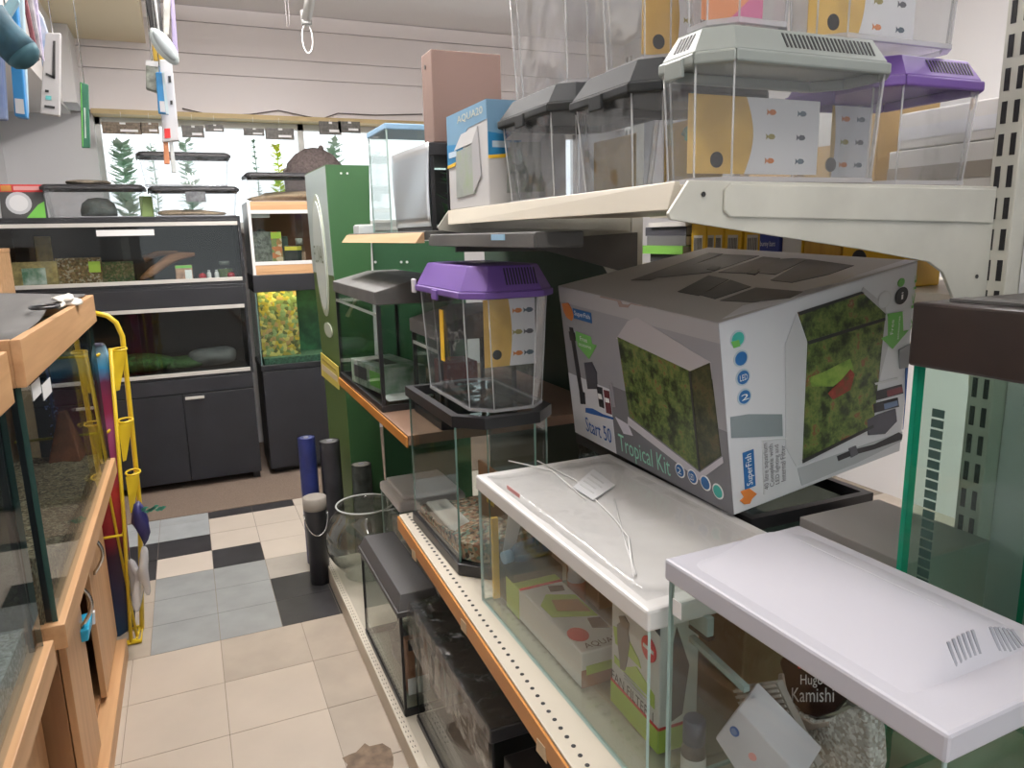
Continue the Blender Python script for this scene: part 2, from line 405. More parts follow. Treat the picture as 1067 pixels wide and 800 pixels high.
def faunarium(t, L, D, H, lidh, lidm, c=.03, taper=.012, gm=GP, card='f', lip=.012, plain=False, hatch=True, endvents=True, corners=True):
    """moulded clear pet tank: tapered tub with cut corners, hooded slotted lid"""
    top = octa(0, D, 0, L, c); bot = octa(taper, D-taper, taper, L-taper, c)
    mb = MB(); n = 8
    vb = [mb.v((x,y,.004)) for x, y in bot]; vt = [mb.v((x,y,H)) for x, y in top]
    mb.bm.faces.new(vb[::-1])
    for i in range(n): mb.bm.faces.new((vb[i], vb[(i+1)%n], vt[(i+1)%n], vt[i]))
    o = mb.obj('tub', gm, t); s = o.modifiers.new('wall', 'SOLIDIFY'); s.thickness = .0025; s.offset = -1
    mb = MB(); ring(mb, octa(taper-.002, D-taper+.002, taper-.002, L-taper+.002, c), octa(taper+.006, D-taper-.006, taper+.006, L-taper-.006, c), 0, .007)
    mb.obj('tub_foot', glass('foot_plastic', (.9,.9,.92), rough=.06, ior=1.6, body=(.8,.8,.82), bodyfac=.35), t)  # foot whitened so the bottom edge highlight sits in its colour
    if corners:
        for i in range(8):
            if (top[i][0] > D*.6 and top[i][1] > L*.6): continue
            mb = MB(); mb.tube([(*bot[i],.006), (*top[i],H-.004)], .0017, 6); mb.obj('corner_glint', mat('glint_pale', (.70,.71,.73), .12, alpha=.45), t)  # pale rods stand for highlights along the tub's corner edges
    # lid
    mb = MB(); e = lip
    o1 = octa(-e, D+e, -e, L+e, c+.004); i1 = octa(.003, D-.003, .003, L-.003, c)
    ring(mb, o1, i1, H-.006, H+.010)
    mid = octa(-e+.004, D+e-.004, -e+.004, L+e-.004, c+.003); sx = min(lidh*.38, .019); up = octa(sx, D-sx, sx, L-sx, c*.8)
    vb = [mb.v((x,y,H+.010)) for x, y in mid]; vt = [mb.v((x,y,H+lidh)) for x, y in up]
    for i in range(8): mb.bm.faces.new((vb[i], vb[(i+1)%8], vt[(i+1)%8], vt[i]))
    mb.bm.faces.new(vt); mb.bm.faces.new(vb[::-1])
    mb.obj('lid', lidm, t, bev=.003)
    # slots along the upper slopes
    if not plain:
        VM = mat('slot_dark', (.02,.02,.024), .6)
        a0, a1 = H+.010+(lidh-.010)*.25, H+lidh-.006
        def f(z): return -e+.004 + (sx+e-.004)*((z-H-.010)/(lidh-.010)) - .0010
        k = int((D*.6-c)/.0075)
        for s_, y_ in ((1, 0), (-1, L)):
            mb = MB()
            for i in range(k):
                x = D*.60 + (i-(k-1)/2)*.0075
                q = [(x-.0016, y_+s_*f(a0), a0), (x+.0016, y_+s_*f(a0), a0), (x+.0016, y_+s_*f(a1), a1), (x-.0016, y_+s_*f(a1), a1)]
                mb.hexa(q, [(p[0], p[1]+s_*.002, p[2]) for p in q])
            mb.obj('vent_slat', VM, t)
        k = int((L*.55-c)/.0075)
        for s_, x_ in (((1, 0), (-1, D)) if endvents else ()):
            mb = MB()
            for i in range(k):
                y = L/2 + (i-(k-1)/2)*.0075
                q = [(x_+s_*f(a0), y-.0016, a0), (x_+s_*f(a0), y+.0016, a0), (x_+s_*f(a1), y+.0016, a1), (x_+s_*f(a1), y-.0016, a1)]
                mb.hexa(q, [(p[0]+s_*.002, p[1], p[2]) for p in q])
            mb.obj('vent_slat', VM, t)
        if hatch:
            mb = MB(); mb.box(D*.3, D*.7, L*.32, L*.68, H+lidh, H+lidh+.004); mb.obj('lid_hatch', GPT, t, bev=.001)
    for y in (L*.5,):
        mb = MB(); mb.box(-e-.004, -e+.002, y-.02, y+.02, H-.018, H+.006); mb.obj('clip', lidm, t, bev=.0015)
    return t

def bottle(name, label, cat, loc, r, h, bm_, cm, lm=None, group=None, neck=.55, caph=.2, n=20):
    t = thing(name, label, cat, loc, 0, group)
    mb = MB(); hb = h*(1-caph)
    mb.lathe([(r*.92,0),(r,.004),(r,hb*.82),(r*.9,hb*.9),(r*neck,hb)], n=n); mb.obj('bottle_body', bm_, t)
    mb = MB(); mb.lathe([(r*neck*1.15,hb),(r*neck*1.15,h-.003),(r*neck*1.0,h)], n=n); mb.obj('cap', cm, t)
    if lm:
        mb = MB(); mb.lathe([(r*1.012,hb*.15),(r*1.012,hb*.7)], n=n, cap0=False, cap1=False)
        o = mb.obj('label', lm, t)
    return t

def crumple(name, label, cat, c, r, m, seed=3, amp=.35, group=None):
    mb = MB(); mb.blob(c, r, 3, amp, seed); o = mb.obj(name, m); return tag(o, label, cat, group)

def fern(t, base, h, w, m, n=40, seed=1, leaf=.03):
    """water plant of plastic: stem with whorls of little leaves"""
    rnd = random.Random(seed); b = Vector(base)
    mb = MB(); mb.tube([b, b+Vector((.01,0,h*.5)), b+Vector((0,.005,h))], .003, 5); mb.obj('stem', m, t)
    mb = MB()
    for i in range(n):
        k = rnd.random(); a = rnd.uniform(0, 2*PI); p = b+Vector((0,0,h*(.05+.95*k))); q = p + Vector((math.cos(a), math.sin(a), rnd.uniform(-.1,.7)))*w*(1-.35*k)*rnd.uniform(.6,1)
        s = Vector((-math.sin(a), math.cos(a), 0))*leaf*.35
        mid = (p+q)/2
        mb.face([p, mid+s, q, mid-s])
    mb.obj('foliage', m, t)

def struct(name, mb, m, **k):
    return mb.obj(name, m, kind='structure', **k)

# ------------------------------------------------------------------ the room
T9 = .2325
YW = 2.9            # window wall
mb = MB(); mb.box(-1.0, 4.0, -4.4, 3.2, -.08, 0.0)
# tiles laid as thin vinyl squares in the floor's own mesh
fl = [mat('vinyl_cream', (.47,.405,.335), .38, var=.06, scale=4), mat('vinyl_joint', (.23,.19,.15), .7), mat('vinyl_grey', (.27,.28,.275), .4, var=.12, scale=7),
      mat('vinyl_black', (.030,.029,.031), .38, var=.3, scale=9), mat('vinyl_buff', (.38,.325,.265), .4, var=.12, scale=5), mat('vinyl_white', (.58,.51,.44), .36, var=.05, scale=4),
      mat('vinyl_taupe', (.36,.33,.29), .42, var=.12, scale=6), mat('vinyl_slate', (.36,.38,.39), .4, var=.1, scale=9)]
for f in mb.bm.faces: f.material_index = 1
g = .0012
def tile(x0, x1, y0, y1, k): mb.box(x0+g, x1-g, y0+g, y1-g, 0, .002, k)
rr = random.Random(3)
for i in range(-4, 13):
    for j in range(1, 15):
        x0, y0 = i*.305, -j*.305
        k = 0
        if (i, j) in ((0, 1),): k = 4
        elif (i, j) in ((1, 1), (1, 2)): k = 4
        elif (i, j) in ((1, 3), (1, 4)): k = 4
        elif rr.random() < .12: k = 5
        tile(x0, x0+.305, y0, y0+.305, k)
cm_ = {}
for j in range(7):
    for i in range(-4, 12):
        if i == -1: x0, x1 = -.247, 0
        elif i < -1: x0, x1 = -.247+(i+1)*T9, -.247+(i+2)*T9
        else: x0, x1 = i*T9, (i+1)*T9
        y0 = j*T9*.995; y1 = y0+T9*.995
        if j == 6: y1 = 1.5
        k = 5
        if j < 3:
            k = 2 if i in (-1, 0) else 6 if (i == 1 and j == 2) else 3 if i >= 1 and j < 2 else 6
            if i <= -2: k = 4
        elif j == 3: k = {-1: 5, 0: 3, 1: 5}.get(i, 3 if i < 0 else 7)
        elif j == 4: k = {-1: 3, 0: 5, 1: 5}.get(i, 3 if i < 0 else 5)
        elif j == 5: k = {-1: 7, 0: 5, 1: 5}.get(i, 7 if i < 0 else 5)
        else: k = {-1: 7, 0: 3, 1: 3}.get(i, 7 if i < 0 else 5)
        tile(x0, x1, y0, y1, k)
# worn-through patch of the vinyl
rnd = random.Random(5)
for cx, cy, rx, ry in ((.36,-.93,.075,.09), (.30,-1.02,.10,.07), (.62,-1.05,.1,.12)):
    pl = [(cx+rx*(1+rnd.uniform(-.3,.3))*math.cos(a*PI/9), cy+ry*(1+rnd.uniform(-.3,.3))*math.sin(a*PI/9)) for a in range(18)]
    mb.prism(pl, .001, .0028, 8)
fl.append(mat('worn_underlay', (.17,.12,.08), .8, var=.4, scale=25))
struct('floor', mb, fl)
mb = MB(); mb.box(-1.0, 4.0, 1.5, YW, 0, .006)
struct('floor_carpet', mb, mat('carpet_brown', (.20,.15,.115), .95, var=.25, scale=220, bump=.5, bscale=300))
WALLM = mat('white_wall', (.72,.71,.72), .7)
ZC = 3.06
mb = MB(); mb.box(-1.1, 4.1, -4.5, 3.3, ZC, ZC+.1); struct('ceiling', mb, mat('ceiling_paint', (.90,.87,.87), .75))
mb = MB(); mb.box(-1.06, -.96, -4.4, 3.2, 0, ZC); struct('wall_left', mb, WALLM)
mb = MB(); mb.box(3.6, 3.7, -4.4, 3.2, 0, ZC); struct('wall_right', mb, WALLM)
# window wall: low wall, left pier, boarded bulkhead above
mb = MB(); mb.box(-1.0, 3.65, YW, YW+.16, 0, 1.60); mb.box(-1.0, -.432, YW, YW+.16, 1.60, 2.36); mb.box(3.2, 3.65, YW, YW+.16, 1.60, 2.36)
mb.box(-1.0, 3.65, YW+.03, YW+.16, 2.36, ZC); struct('wall_far', mb, WALLM)
mb = MB()
BM = mat('bulkhead_boards', (.84,.79,.79), .6)
zs = [2.375, 2.634, 2.76, 2.96, ZC]
for a, b in zip(zs, zs[1:]):
    mb.box(-.99, 3.6, YW-.06, YW+.03, a, b-.007); mb.box(-.99, 3.6, YW-.045, YW+.03, b-.007, b)
struct('wall_far_boards', mb, BM)
mb = MB(); mb.box(-.432, 3.2, YW-.10, YW+.16, 2.345, 2.375); struct('trim_1', mb, mat('pine_batten', (.55,.42,.22), .6, var=.15, scale=3))
mb = MB(); mb.box(-.432, 3.2, YW-.18, YW+.16, 1.57, 1.60); struct('trim_2', mb, WHITEP)
# window: frame and panes
wf = MB()
for x in (-.42, .9, 2.05, 3.19): wf.box(x-.02, x+.02, YW+.06, YW+.11, 1.60, 2.345)
wf.box(-.43, 3.2, YW+.06, YW+.11, 1.60, 1.65); wf.box(-.43, 3.2, YW+.06, YW+.11, 2.30, 2.345)
wfo = struct('window_1', wf, WHITEP)
for a, b in ((-.40, .88), (.92, 2.03), (2.07, 3.17)):
    p = MB(); p.box(a, b, YW+.082, YW+.088, 1.65, 2.30); p.obj('glass_pane', glass('window_glass', (.98,.99,.99)), wfo)
# dropped boxing along the left wall, with a cream soffit
mb = MB(); mb.box(-.99, -.55, -4.2, YW-.06, 2.34, ZC); struct('wall_left_upper', mb, mat('boxing_paint', (.72,.69,.67), .6))
mb = MB(); mb.box(-.55, -.065, -4.2, YW-.06, 2.80, ZC); struct('trim_3', mb, mat('soffit_cream', (.88,.76,.54), .6))
mb = MB(); mb.box(-.55, -.475, 2.5, YW-.06, 2.36, 2.80); struct('trim_4', mb, WALLM)
# unseen wall behind the viewer; shop-front opening added so daylight fills the room
mb = MB(); mb.box(-1.06, 3.7, -4.5, -4.4, 0, .9); mb.box(-1.06, 3.7, -4.5, -4.4, 2.3, ZC); mb.box(-1.06, -.5, -4.5, -4.4, .9, 2.3); mb.box(1.6, 3.7, -4.5, -4.4, .9, 2.3)
struct('wall_back', mb, WALLM)
# plain pier right of the slotted upright
mb = MB(); mb.box(1.278, 1.38, -3.2, -2.070, 0, ZC-.002); struct('wall_pier', mb, mat('pier_paint', (.66,.67,.70), .6))

# overhead fill lights added out of view, and the daylight
def fill_light(name, label, x, y0, y1, z, power):
    t = thing(name, label, 'ceiling light', (x, (y0+y1)/2, z), 0, None)
    L2 = (y1-y0)/2
    mb = MB(); mb.extr([(-.05,0),(.05,0),(.035,.055),(-.035,.055)], 'y', -L2, L2); mb.obj('housing', WHITEP, t, bev=.004)
    mb = MB(); mb.tube([(0,-L2+.03,-.018),(0,L2-.03,-.018)], .013, 10); mb.obj('tube', mat('lit_tube', (1,.97,.93), emit=6.), t)
    for s in (-1, 1):
        mb = MB(); mb.box(-.02, .02, s*L2-.02, s*L2+.02, -.035, .0); mb.obj('end_cap', WHITEP, t, bev=.003)
    ld = bpy.data.lights.new('fill_glow', 'AREA'); ld.shape = 'RECTANGLE'; ld.size = .16; ld.size_y = y1-y0; ld.energy = power*.82; ld.color = (1,.965,.93)
    lo = bpy.data.objects.new('fill_glow', ld); C.objects.link(lo); lo.location = (0,0,-.06); lo.parent = t
    ld = bpy.data.lights.new('ceiling_fill_glow', 'AREA'); ld.shape = 'RECTANGLE'; ld.size = .12; ld.size_y = y1-y0; ld.energy = power*2.1; ld.color = (1,.965,.95)  # added up-glow that whitens the ceiling; the housing would block it
    lo = bpy.data.objects.new('ceiling_fill_glow', ld); C.objects.link(lo); lo.location = (0,0,.065); lo.rotation_euler = (PI,0,0); lo.parent = t
    for s in (-1, 1):
        mb = MB(); mb.tube([(0,s*L2*.7,.05),(0,s*L2*.7,ZC-z)], .006, 8); mb.obj('hanger_rod', WHITEP, t)
    return t
w = bpy.data.worlds.new('daylight'); SC.world = w; w.use_nodes = True
bg = w.node_tree.nodes['Background']; bg.inputs['Color'].default_value = (.93,.97,1.0,1); bg.inputs['Strength'].default_value = 1.7
SC.view_settings.view_transform = 'Standard'; SC.view_settings.look = 'None'; SC.view_settings.gamma = 1; SC.view_settings.exposure = 0
SC.view_settings.use_curve_mapping = False
SC.cycles.max_bounces = 14; SC.cycles.transparent_max_bounces = 48; SC.cycles.glossy_bounces = 3; SC.cycles.diffuse_bounces = 4
SC.cycles.sample_clamp_indirect = 4
fill_light('fill_batten', 'added unseen batten light over the aisle behind the viewer', .15, -3.9, -2.7, ZC-.30, 14)
fill_light('fill_batten', 'added unseen batten light above the cabinets of dark fish tanks', -.02+.30, -1.3, .0, ZC-.25, 34)
fill_light('fill_batten', 'added unseen batten light before the boarded bulkhead', .55, .2, 1.35, ZC-.16, 54)
fill_light('fill_batten', 'added unseen batten light over the stacked plastic pet tanks', 2.3, -2.2, -.8, ZC-.30, 30)
# the suspended fitting seen in the picture, with its pull loop
pA = at(319, 22, y=1.6); pB = at(332, -30, y=.9)
t = thing('strip_light_fitting', 'slim white fitting slanting under the ceiling with a looped pull cord', 'light fitting', pA)
mb = MB(); mb.tube([pA, pA+(Vector((pA.x+.02, .9, ZC-.03))-pA)], .028, 8); mb.obj('arm', WHITEP, t, world=True)
mb = MB(); mb.tube([pA+Vector((0,-.01,-.02)), pA+Vector((0,-.01,.05))], .03, 8); mb.obj('end_cap', mat('grey_plastic', (.4,.4,.4), .5), t, world=True)
mb = MB()
lp = [pA+Vector((.028*math.sin(a)*(1 if True else 0), 0, -.09+.075*math.cos(a))) for a in [2*PI*i/20 for i in range(20)]]
mb.tube(lp, .004, 6, closed=True); mb.obj('pull_cord', WHITEP, t, world=True)
mb = MB(); 
for dx in (0, .03): mb.tube([at(297+dx*100, 0, y=1.62), at(299+dx*100, 27, y=1.62)], .002, 5)
o = mb.obj('hanging_wire', mat('grey_wire', (.35,.33,.33), .5)); tag(o, 'thin double wire hanging beside the slanting white fitting', 'wire')
# cable draped along the bulkhead
mb = MB(); pts = [at(x, y, y=YW-.075) for x, y in ((190,113),(225,121),(262,119),(290,115),(318,121),(335,124),(352,118),(392,120),(440,119))]
mb.tube(pts, .004, 6); o = mb.obj('cable', mat('cable_grey', (.10,.08,.08), .5)); tag(o, 'dark cable draped loosely along the boarded bulkhead above the window', 'cable')
# ------------------------------------------------------------------ black vivarium stack under the window (front at y = 2)
YF = 2.0
def zy(px, py, y=YF): return at(px, py, y=y).z
t = thing('cabinet', 'black laminate base cabinet with one small silver handle under the fish tank', 'cabinet', (-.28, 2.2, 0))
mb = MB(); mb.box(-.92, .345, YF+.005, 2.45, .07, .700)
mb.obj('carcass', BLK, t, world=True, bev=.003)
for x in (-.88, .315):
    mb = MB(); mb.box(x-.02, x+.02, YF+.03, 2.42, 0, .07); mb.obj('foot', BLK, t, world=True)
for a, b in ((-.918, -.075), (-.071, .343)):
    mb = MB(); mb.box(a, b, YF-.014, YF+.004, .055, .605); d = mb.obj('door', BLK2, t, world=True, bev=.002)
    if a > -.2:
        c0, c1 = at(193, 415, y=YF-.02), at(213, 413, y=YF-.02)
        mb = MB(); mb.box(c0.x, c1.x, YF-.036, YF-.022, c0.z-.008, c0.z+.008); mb.box(c0.x+.01, c0.x+.02, YF-.024, YF-.012, c0.z-.005, c0.z+.005); mb.box(c1.x-.02, c1.x-.01, YF-.024, YF-.012, c0.z-.005, c0.z+.005)
        h = mb.obj('handle', ALU, d, world=True, bev=.002)
mb = MB(); mb.box(-.918, .343, YF-.012, YF+.004, .611, .698); mb.obj('drawer_front', BLK2, t, world=True, bev=.002)

def vivarium(name, label, x0, x1, y0, y1, z0, z1, sill, head, m, back, trackm, loc=None, side=None):
    t = thing(name, label, 'vivarium', ((x0+x1)/2, (y0+y1)/2, z0))
    s = .018
    for n_, bx in (('side_panel', (x0,x0+s,y0,y1,z0,z1)), ('side_panel', (x1-s,x1,y0,y1,z0,z1)), ('top_panel', (x0+s,x1-s,y0,y1,z1-s,z1)), ('bottom_panel', (x0+s,x1-s,y0,y1,z0,z0+s))):
        mb = MB(); mb.box(*bx); mb.obj(n_, side if side and n_ == 'side_panel' else m, t, world=True, bev=.0015)
    mb = MB(); mb.box(x0+s, x1-s, y1-.008, y1, z0+s, z1-s); mb.obj('back_panel', back, t, world=True)
    mb = MB(); mb.box(x0+s, x1-s, y0-.002, y0+.016, z0+s, sill); mb.obj('front_rail', m, t, world=True, bev=.0015)
    mb = MB(); mb.box(x0+s, x1-s, y0-.002, y0+.016, head, z1-s); mb.obj('front_rail', m, t, world=True, bev=.0015)
    for z in (sill, head-.022):
        mb = MB(); mb.box(x0+s, x1-s, y0-.004, y0+.014, z, z+.022); mb.obj('glass_track', trackm, t, world=True, bev=.001)
    xm = (x0+x1)/2
    for a, b, yy in ((x0+s+.002, xm+.02, y0+.001), (xm-.02, x1-s-.002, y0+.007)):
        mb = MB(); fs = mb.box(a, b, yy, yy+.004, sill+.023, head-.023)
        for i, f in enumerate(fs): f.material_index = 0 if i in (2, 4) else 1
        mb.obj('sliding_glass', [GD, EDGEL], t, world=True)
    return t
vivarium('vivarium', 'black vivarium with planted moss and sliding glass above the black base cabinet', -.92, .352, YF, 2.45, .702, 1.262, .716, 1.135, BLK, mat('dark_back', (.012,.014,.018), .6), ALU)
vivarium('vivarium', 'wide black vivarium holding driftwood and packets, topmost of the black stack', -.92, .356, YF, 2.45, 1.264, 1.668, 1.280, 1.635, BLK, mat('dark_back', (.012,.014,.018), .6), ALU)
a, b = at(100, 241, y=YF-.012), at(160, 236, y=YF-.012)
mb = MB(); mb.box(a.x, b.x, YF-.014, YF-.006, a.z-.028, a.z+.006); o = mb.obj('paper_strip', WHITEPAPER); tag(o, 'long white paper strip stuck on top glass track of the driftwood vivarium', 'label')
a, b = at(206, 240, y=2.1), at(233, 238, y=2.1)
t = thing('vivarium_lamp', 'small white lit lamp under the top of the driftwood vivarium', 'lamp', a)
mb = MB(); mb.box(a.x, b.x, 2.08, 2.12, 1.615, 1.628); mb.obj('lamp_tube', mat('lamp_lit', (1,1,.97), emit=2.5), t, world=True, bev=.003)
mb = MB(); mb.box(a.x-.01, b.x+.01, 2.07, 2.13, 1.629, 1.649); mb.obj('lamp_base', WHITEP, t, world=True)
# contents of the upper vivarium
Z1 = 1.284
mb = MB()
pts = [at(x, y, y=2.18) for x, y in ((146,291),(158,283),(168,276),(176,270),(188,266),(203,265))]
rad = [.012,.030,.036,.030,.026,.010]
bmv = MB(); n = 10; rings = []
rnd = random.Random(11)
for i, p in enumerate(pts):
    rings.append([bmv.v(p+Vector((.0, .8*math.cos(2*PI*j/n), math.sin(2*PI*j/n)))*rad[i]*(1+rnd.uniform(-.25,.25))) for j in range(n)])
for A, B in zip(rings, rings[1:]):
    for j in range(n): bmv.bm.faces.new((A[j],A[(j+1)%n],B[(j+1)%n],B[j])).smooth = True
bmv.bm.faces.new(rings[0]); bmv.bm.faces.new(rings[-1])
DW = wood('driftwood', (.36,.17,.08), (.20,.085,.04), scale=5, axis='x', rough=.8)
t = thing('driftwood', 'reddish brown piece of driftwood leaning inside the upper black vivarium', 'driftwood', (pts[0].x, 2.18, Z1))
bmv.obj('log', DW, t, world=True)
mb = MB(); q = [at(x, y, y=2.26) for x, y in ((150,270),(165,264),(185,263))]
mb.tube([(p.x, 2.27, p.z) for p in q], .022, 8, r1=.012); mb.obj('branch', DW, t, world=True)
def packet(name, label, cat, px0, px1, py0, py1, y, m, top=None, group=None, d=.05, lean=0., base=None, prn=None):
    """upright bag or card box standing at depth y, as wide and tall as its outline there"""
    a, b = at(px0, py1, y=y), at(px1, py0, y=y)
    z0 = a.z if base is None else base
    t = thing(name, label, cat, (a.x, y, z0), 0, group); W, H = b.x-a.x, b.z-z0
    mb = MB(); mb.hexa([(0,0,0),(W,0,0),(W,d,0),(0,d,0)], [(lean,d*.3,H),(W+lean,d*.3,H),(W+lean,d*.7,H),(lean,d*.7,H)]); mb.obj('packet_body', m, t, bev=.004)
    F = Face((0,0,0),(W,0,0),(W+lean,d*.3,H),(lean,d*.3,H), .002)
    if top: F.rect(.02, .98, .82, .98, 'header_strip', top, t, world=False)
    if prn: F.rect(*prn[0], 'printed_panel', prn[1], t, world=False)
    return t
packet('substrate_bag', 'clear bag of straw with a green and white label inside the upper vivarium', 'bag', 12, 58, 272, 299, 2.12, mat('straw_bag', (.36,.27,.11), .35, var=.4, scale=30), base=Z1, d=.06, prn=((.25,.75,.1,.75), mat('label_white_green', (.5,.55,.5), .4, col2=(.08,.2,.12), scale=20)))
packet('moss_bag', 'plump bag of brown bark chips with a green tag behind the vivarium glass', 'bag', 60, 104, 268, 298, 2.16, speckle('bark_chips', [(.20,.12,.05),(.12,.07,.03),(.26,.17,.08),(.36,.30,.22),(.15,.12,.05)], 90), base=Z1, d=.09, prn=((.72,.98,.45,.85), LIME))
packet('moss_bag', 'bag of green moss mix between the bark bag and the driftwood', 'bag', 106, 138, 272, 296, 2.2, speckle('moss_mix', [(.08,.12,.04),(.13,.11,.05),(.06,.09,.03),(.20,.17,.09)], 100), base=Z1, d=.08)
packet('backdrop_panel', 'yellowed cork panel standing at the back of the upper vivarium', 'panel', 40, 52, 246, 285, 2.36, mat('cork', (.40,.27,.08), .8, var=.3, scale=25), base=Z1, d=.02)
packet('food_carton', 'small green topped food carton beside the two red fruit ornaments', 'carton', 184, 200, 276, 294, 2.1, mat('carton_tan', (.46,.25,.16), .5, var=.4, scale=40), top=GRN, base=Z1, d=.04, prn=((.55,.95,.1,.7), WHITEPAPER))
for (px, lb) in ((211, 'shiny red ornament ball beside the little food carton'), (241, 'shiny red ornament ball at the dark end of the driftwood vivarium')):
    p = at(px, 287, y=2.12); t = thing('ornament_ball', lb, 'ornament', (p.x, 2.12, Z1)); mb = MB()
    mb.lathe([(.001,0),(.017,.006),(.024,.022),(.019,.038),(.001,.045)], n=16, cap0=False, cap1=False); mb.obj('ball', mat('red_gloss', (.35,.01,.02), .12), t)
    mb = MB(); mb.lathe([(.006,.044),(.004,.052)], n=8); mb.obj('stalk', BLACKP, t)
for px, lb in ((218, 'small white bottle beside the red ornament in the vivarium'), (226, 'small white bottle next to the green jar in the vivarium')):
    p = at(px, 287, y=2.16); bottle('bottle', lb, 'bottle', (p.x, 2.16, Z1), .013, .06, WHITEP, PALE)
p = at(230, 290, y=2.2); bottle('feed_jar', 'clear round jar of green pellets at the end of the driftwood vivarium', 'jar', (p.x+.03, 2.22, Z1), .045, .11, GP, mat('jar_lid', (.2,.22,.2), .4), mat('pellet_green', (.12,.17,.05), .6, var=.5, scale=60), neck=.6)
# moss of the lower vivarium
t = thing('moss_bed', 'green moss and stones bedding the lower black vivarium', 'moss')
mb = MB(); mb.blob((-.32, 2.23, .785), (.24, .11, .058), 3, .1, 4); mb.blob((-.05, 2.25, .765), (.2, .1, .04), 3, .1, 5); mb.obj('moss', mat('moss_green', (.03,.09,.02), .9, var=.6, scale=40, bump=.8), t)
mb = MB(); mb.blob((.13, 2.24, .79), (.16, .10, .065), 3, .12, 6); mb.obj('stone', mat('grey_stone', (.13,.14,.14), .85, var=.3, scale=12), t)
# ------------------------------------------------------------------ on top of the black stack
ZT = 1.668
BLID = mat('black_tank_lid', (.03,.03,.033), .45, var=.3, scale=30)
def fauna_at(name, label, px0, px1, pyb, pyt, y, D, base, lidh=.022, group=None):
    a, b = at(px0, pyb, y=y), at(px1, pyt, y=y); W = b.x-a.x; H = b.z-base-lidh
    t = thing(name, label, 'plastic tank', (a.x, y, base), 0, group)
    faunarium(t, D, W, H, lidh, BLID, c=.025, taper=.02, corners=False)
    return t, W, H
fauna_at('pet_tank', 'low clear plastic tank with a slab of bark lying on its black lid', 47, 148, 226, 192, 2.06, .28, ZT)
t2, W2, H2 = fauna_at('pet_tank', 'low clear plastic tank with a black lid holding sand and driftwood', 159, 247, 224, 194, 2.06, .28, ZT)
fauna_at('pet_tank', 'clear plastic tank raised on the lid of another, in front of bright window', 147, 238, 192, 159, 2.08, .24, ZT+.018+H2+.009)
a = at(66, 189, y=2.12); b = at(116, 187, y=2.12)
mb = MB(); mb.blob(((a.x+b.x)/2, 2.2, at(60,189,y=2.12).z), ((b.x-a.x)/2, .07, .016), 3, .1, 8); o = mb.obj('bark_slab', mat('bark', (.20,.17,.13), .9, var=.4, scale=15, bump=.6)); tag(o, 'flat grey-brown bark slab lying on a black tank lid', 'bark slab')
a, b = at(84, 220, y=2.18), at(122, 220, y=2.18)
mb = MB(); rx = (b.x-a.x)/2; mb.lathe([(rx,0),(rx*1.02,.03),(rx*.9,.07),(rx*.55,.098),(.001,.105)], ((a.x+b.x)/2, 2.19, ZT+.012), 24, cap1=False)
o = mb.obj('cave_hide', mat('hide_grey', (.10,.12,.11), .9, var=.4, scale=20, bump=.5)); tag(o, 'dark rounded cave hide sitting inside the clear tank under the bark slab', 'reptile hide')
mb = MB(); p0, p1 = at(162, 222, y=2.2), at(235, 222, y=2.2)
mb.blob(((p0.x+p1.x)/2, 2.2, ZT+.022), ((p1.x-p0.x)/2, .09, .022), 3, .25, 9); o = mb.obj('sand_mound', mat('sand', (.42,.32,.2), .95, var=.25, scale=60, bump=.4), kind='stuff'); tag(o, 'tan sand and wood scraps in the tank at the stack end', 'sand')
mb = MB(); p = at(204, 205, y=2.05); mb.box(p.x-.055, p.x+.055, 2.045, 2.052, p.z-.03, p.z+.03)
t = thing('tank_label', 'dark printed card taped on the front of the sand-filled tank', 'card', (p.x, 2.05, p.z)); mb.obj('card', mat('card_dark', (.14,.15,.16), .5, var=.5, scale=40), t, world=True)
packet('green_carton', 'slim green carton standing between the two low clear tanks', 'carton', 147, 158, 204, 226, 2.14, mat('olive_card', (.14,.22,.05), .5), base=ZT, d=.1)
t = packet('lamp_carton', 'black carton with red top band picturing a round heat lamp', 'carton', 2, 43, 192, 228, 2.1, mat('carton_black', (.05,.05,.05), .45), base=ZT, d=.09)
a, b = at(2, 228, y=2.1), at(43, 192, y=2.1); W, H = b.x-a.x, b.z-ZT
F = Face((0,0,0),(W,0,0),(W,.027,H),(0,.027,H), .002)
F.rect(0, 1, .78, 1, 'red_band', RED, t, world=False); F.rect(.34, .93, .83, .95, 'header_print', mat('pink_white_ink', (.72,.35,.34), .5), t, 2., world=False); F.rect(.06, .3, .8, .97, 'header_emblem', mat('amber_ink', (.5,.22,.05), .5), t, 2., world=False)
F.disc(.42, .45, .062, 'lamp_picture', mat('pic_grey', (.55,.56,.58), .3), t, world=False); F.disc(.42, .45, .045, 'lamp_picture', mat('pic_pale', (.75,.75,.76), .3), t, 2.2, world=False)
F.poly([(.55,0),(1,0),(1,.5),(.85,.4)], 'green_corner', GRN, t, world=False)
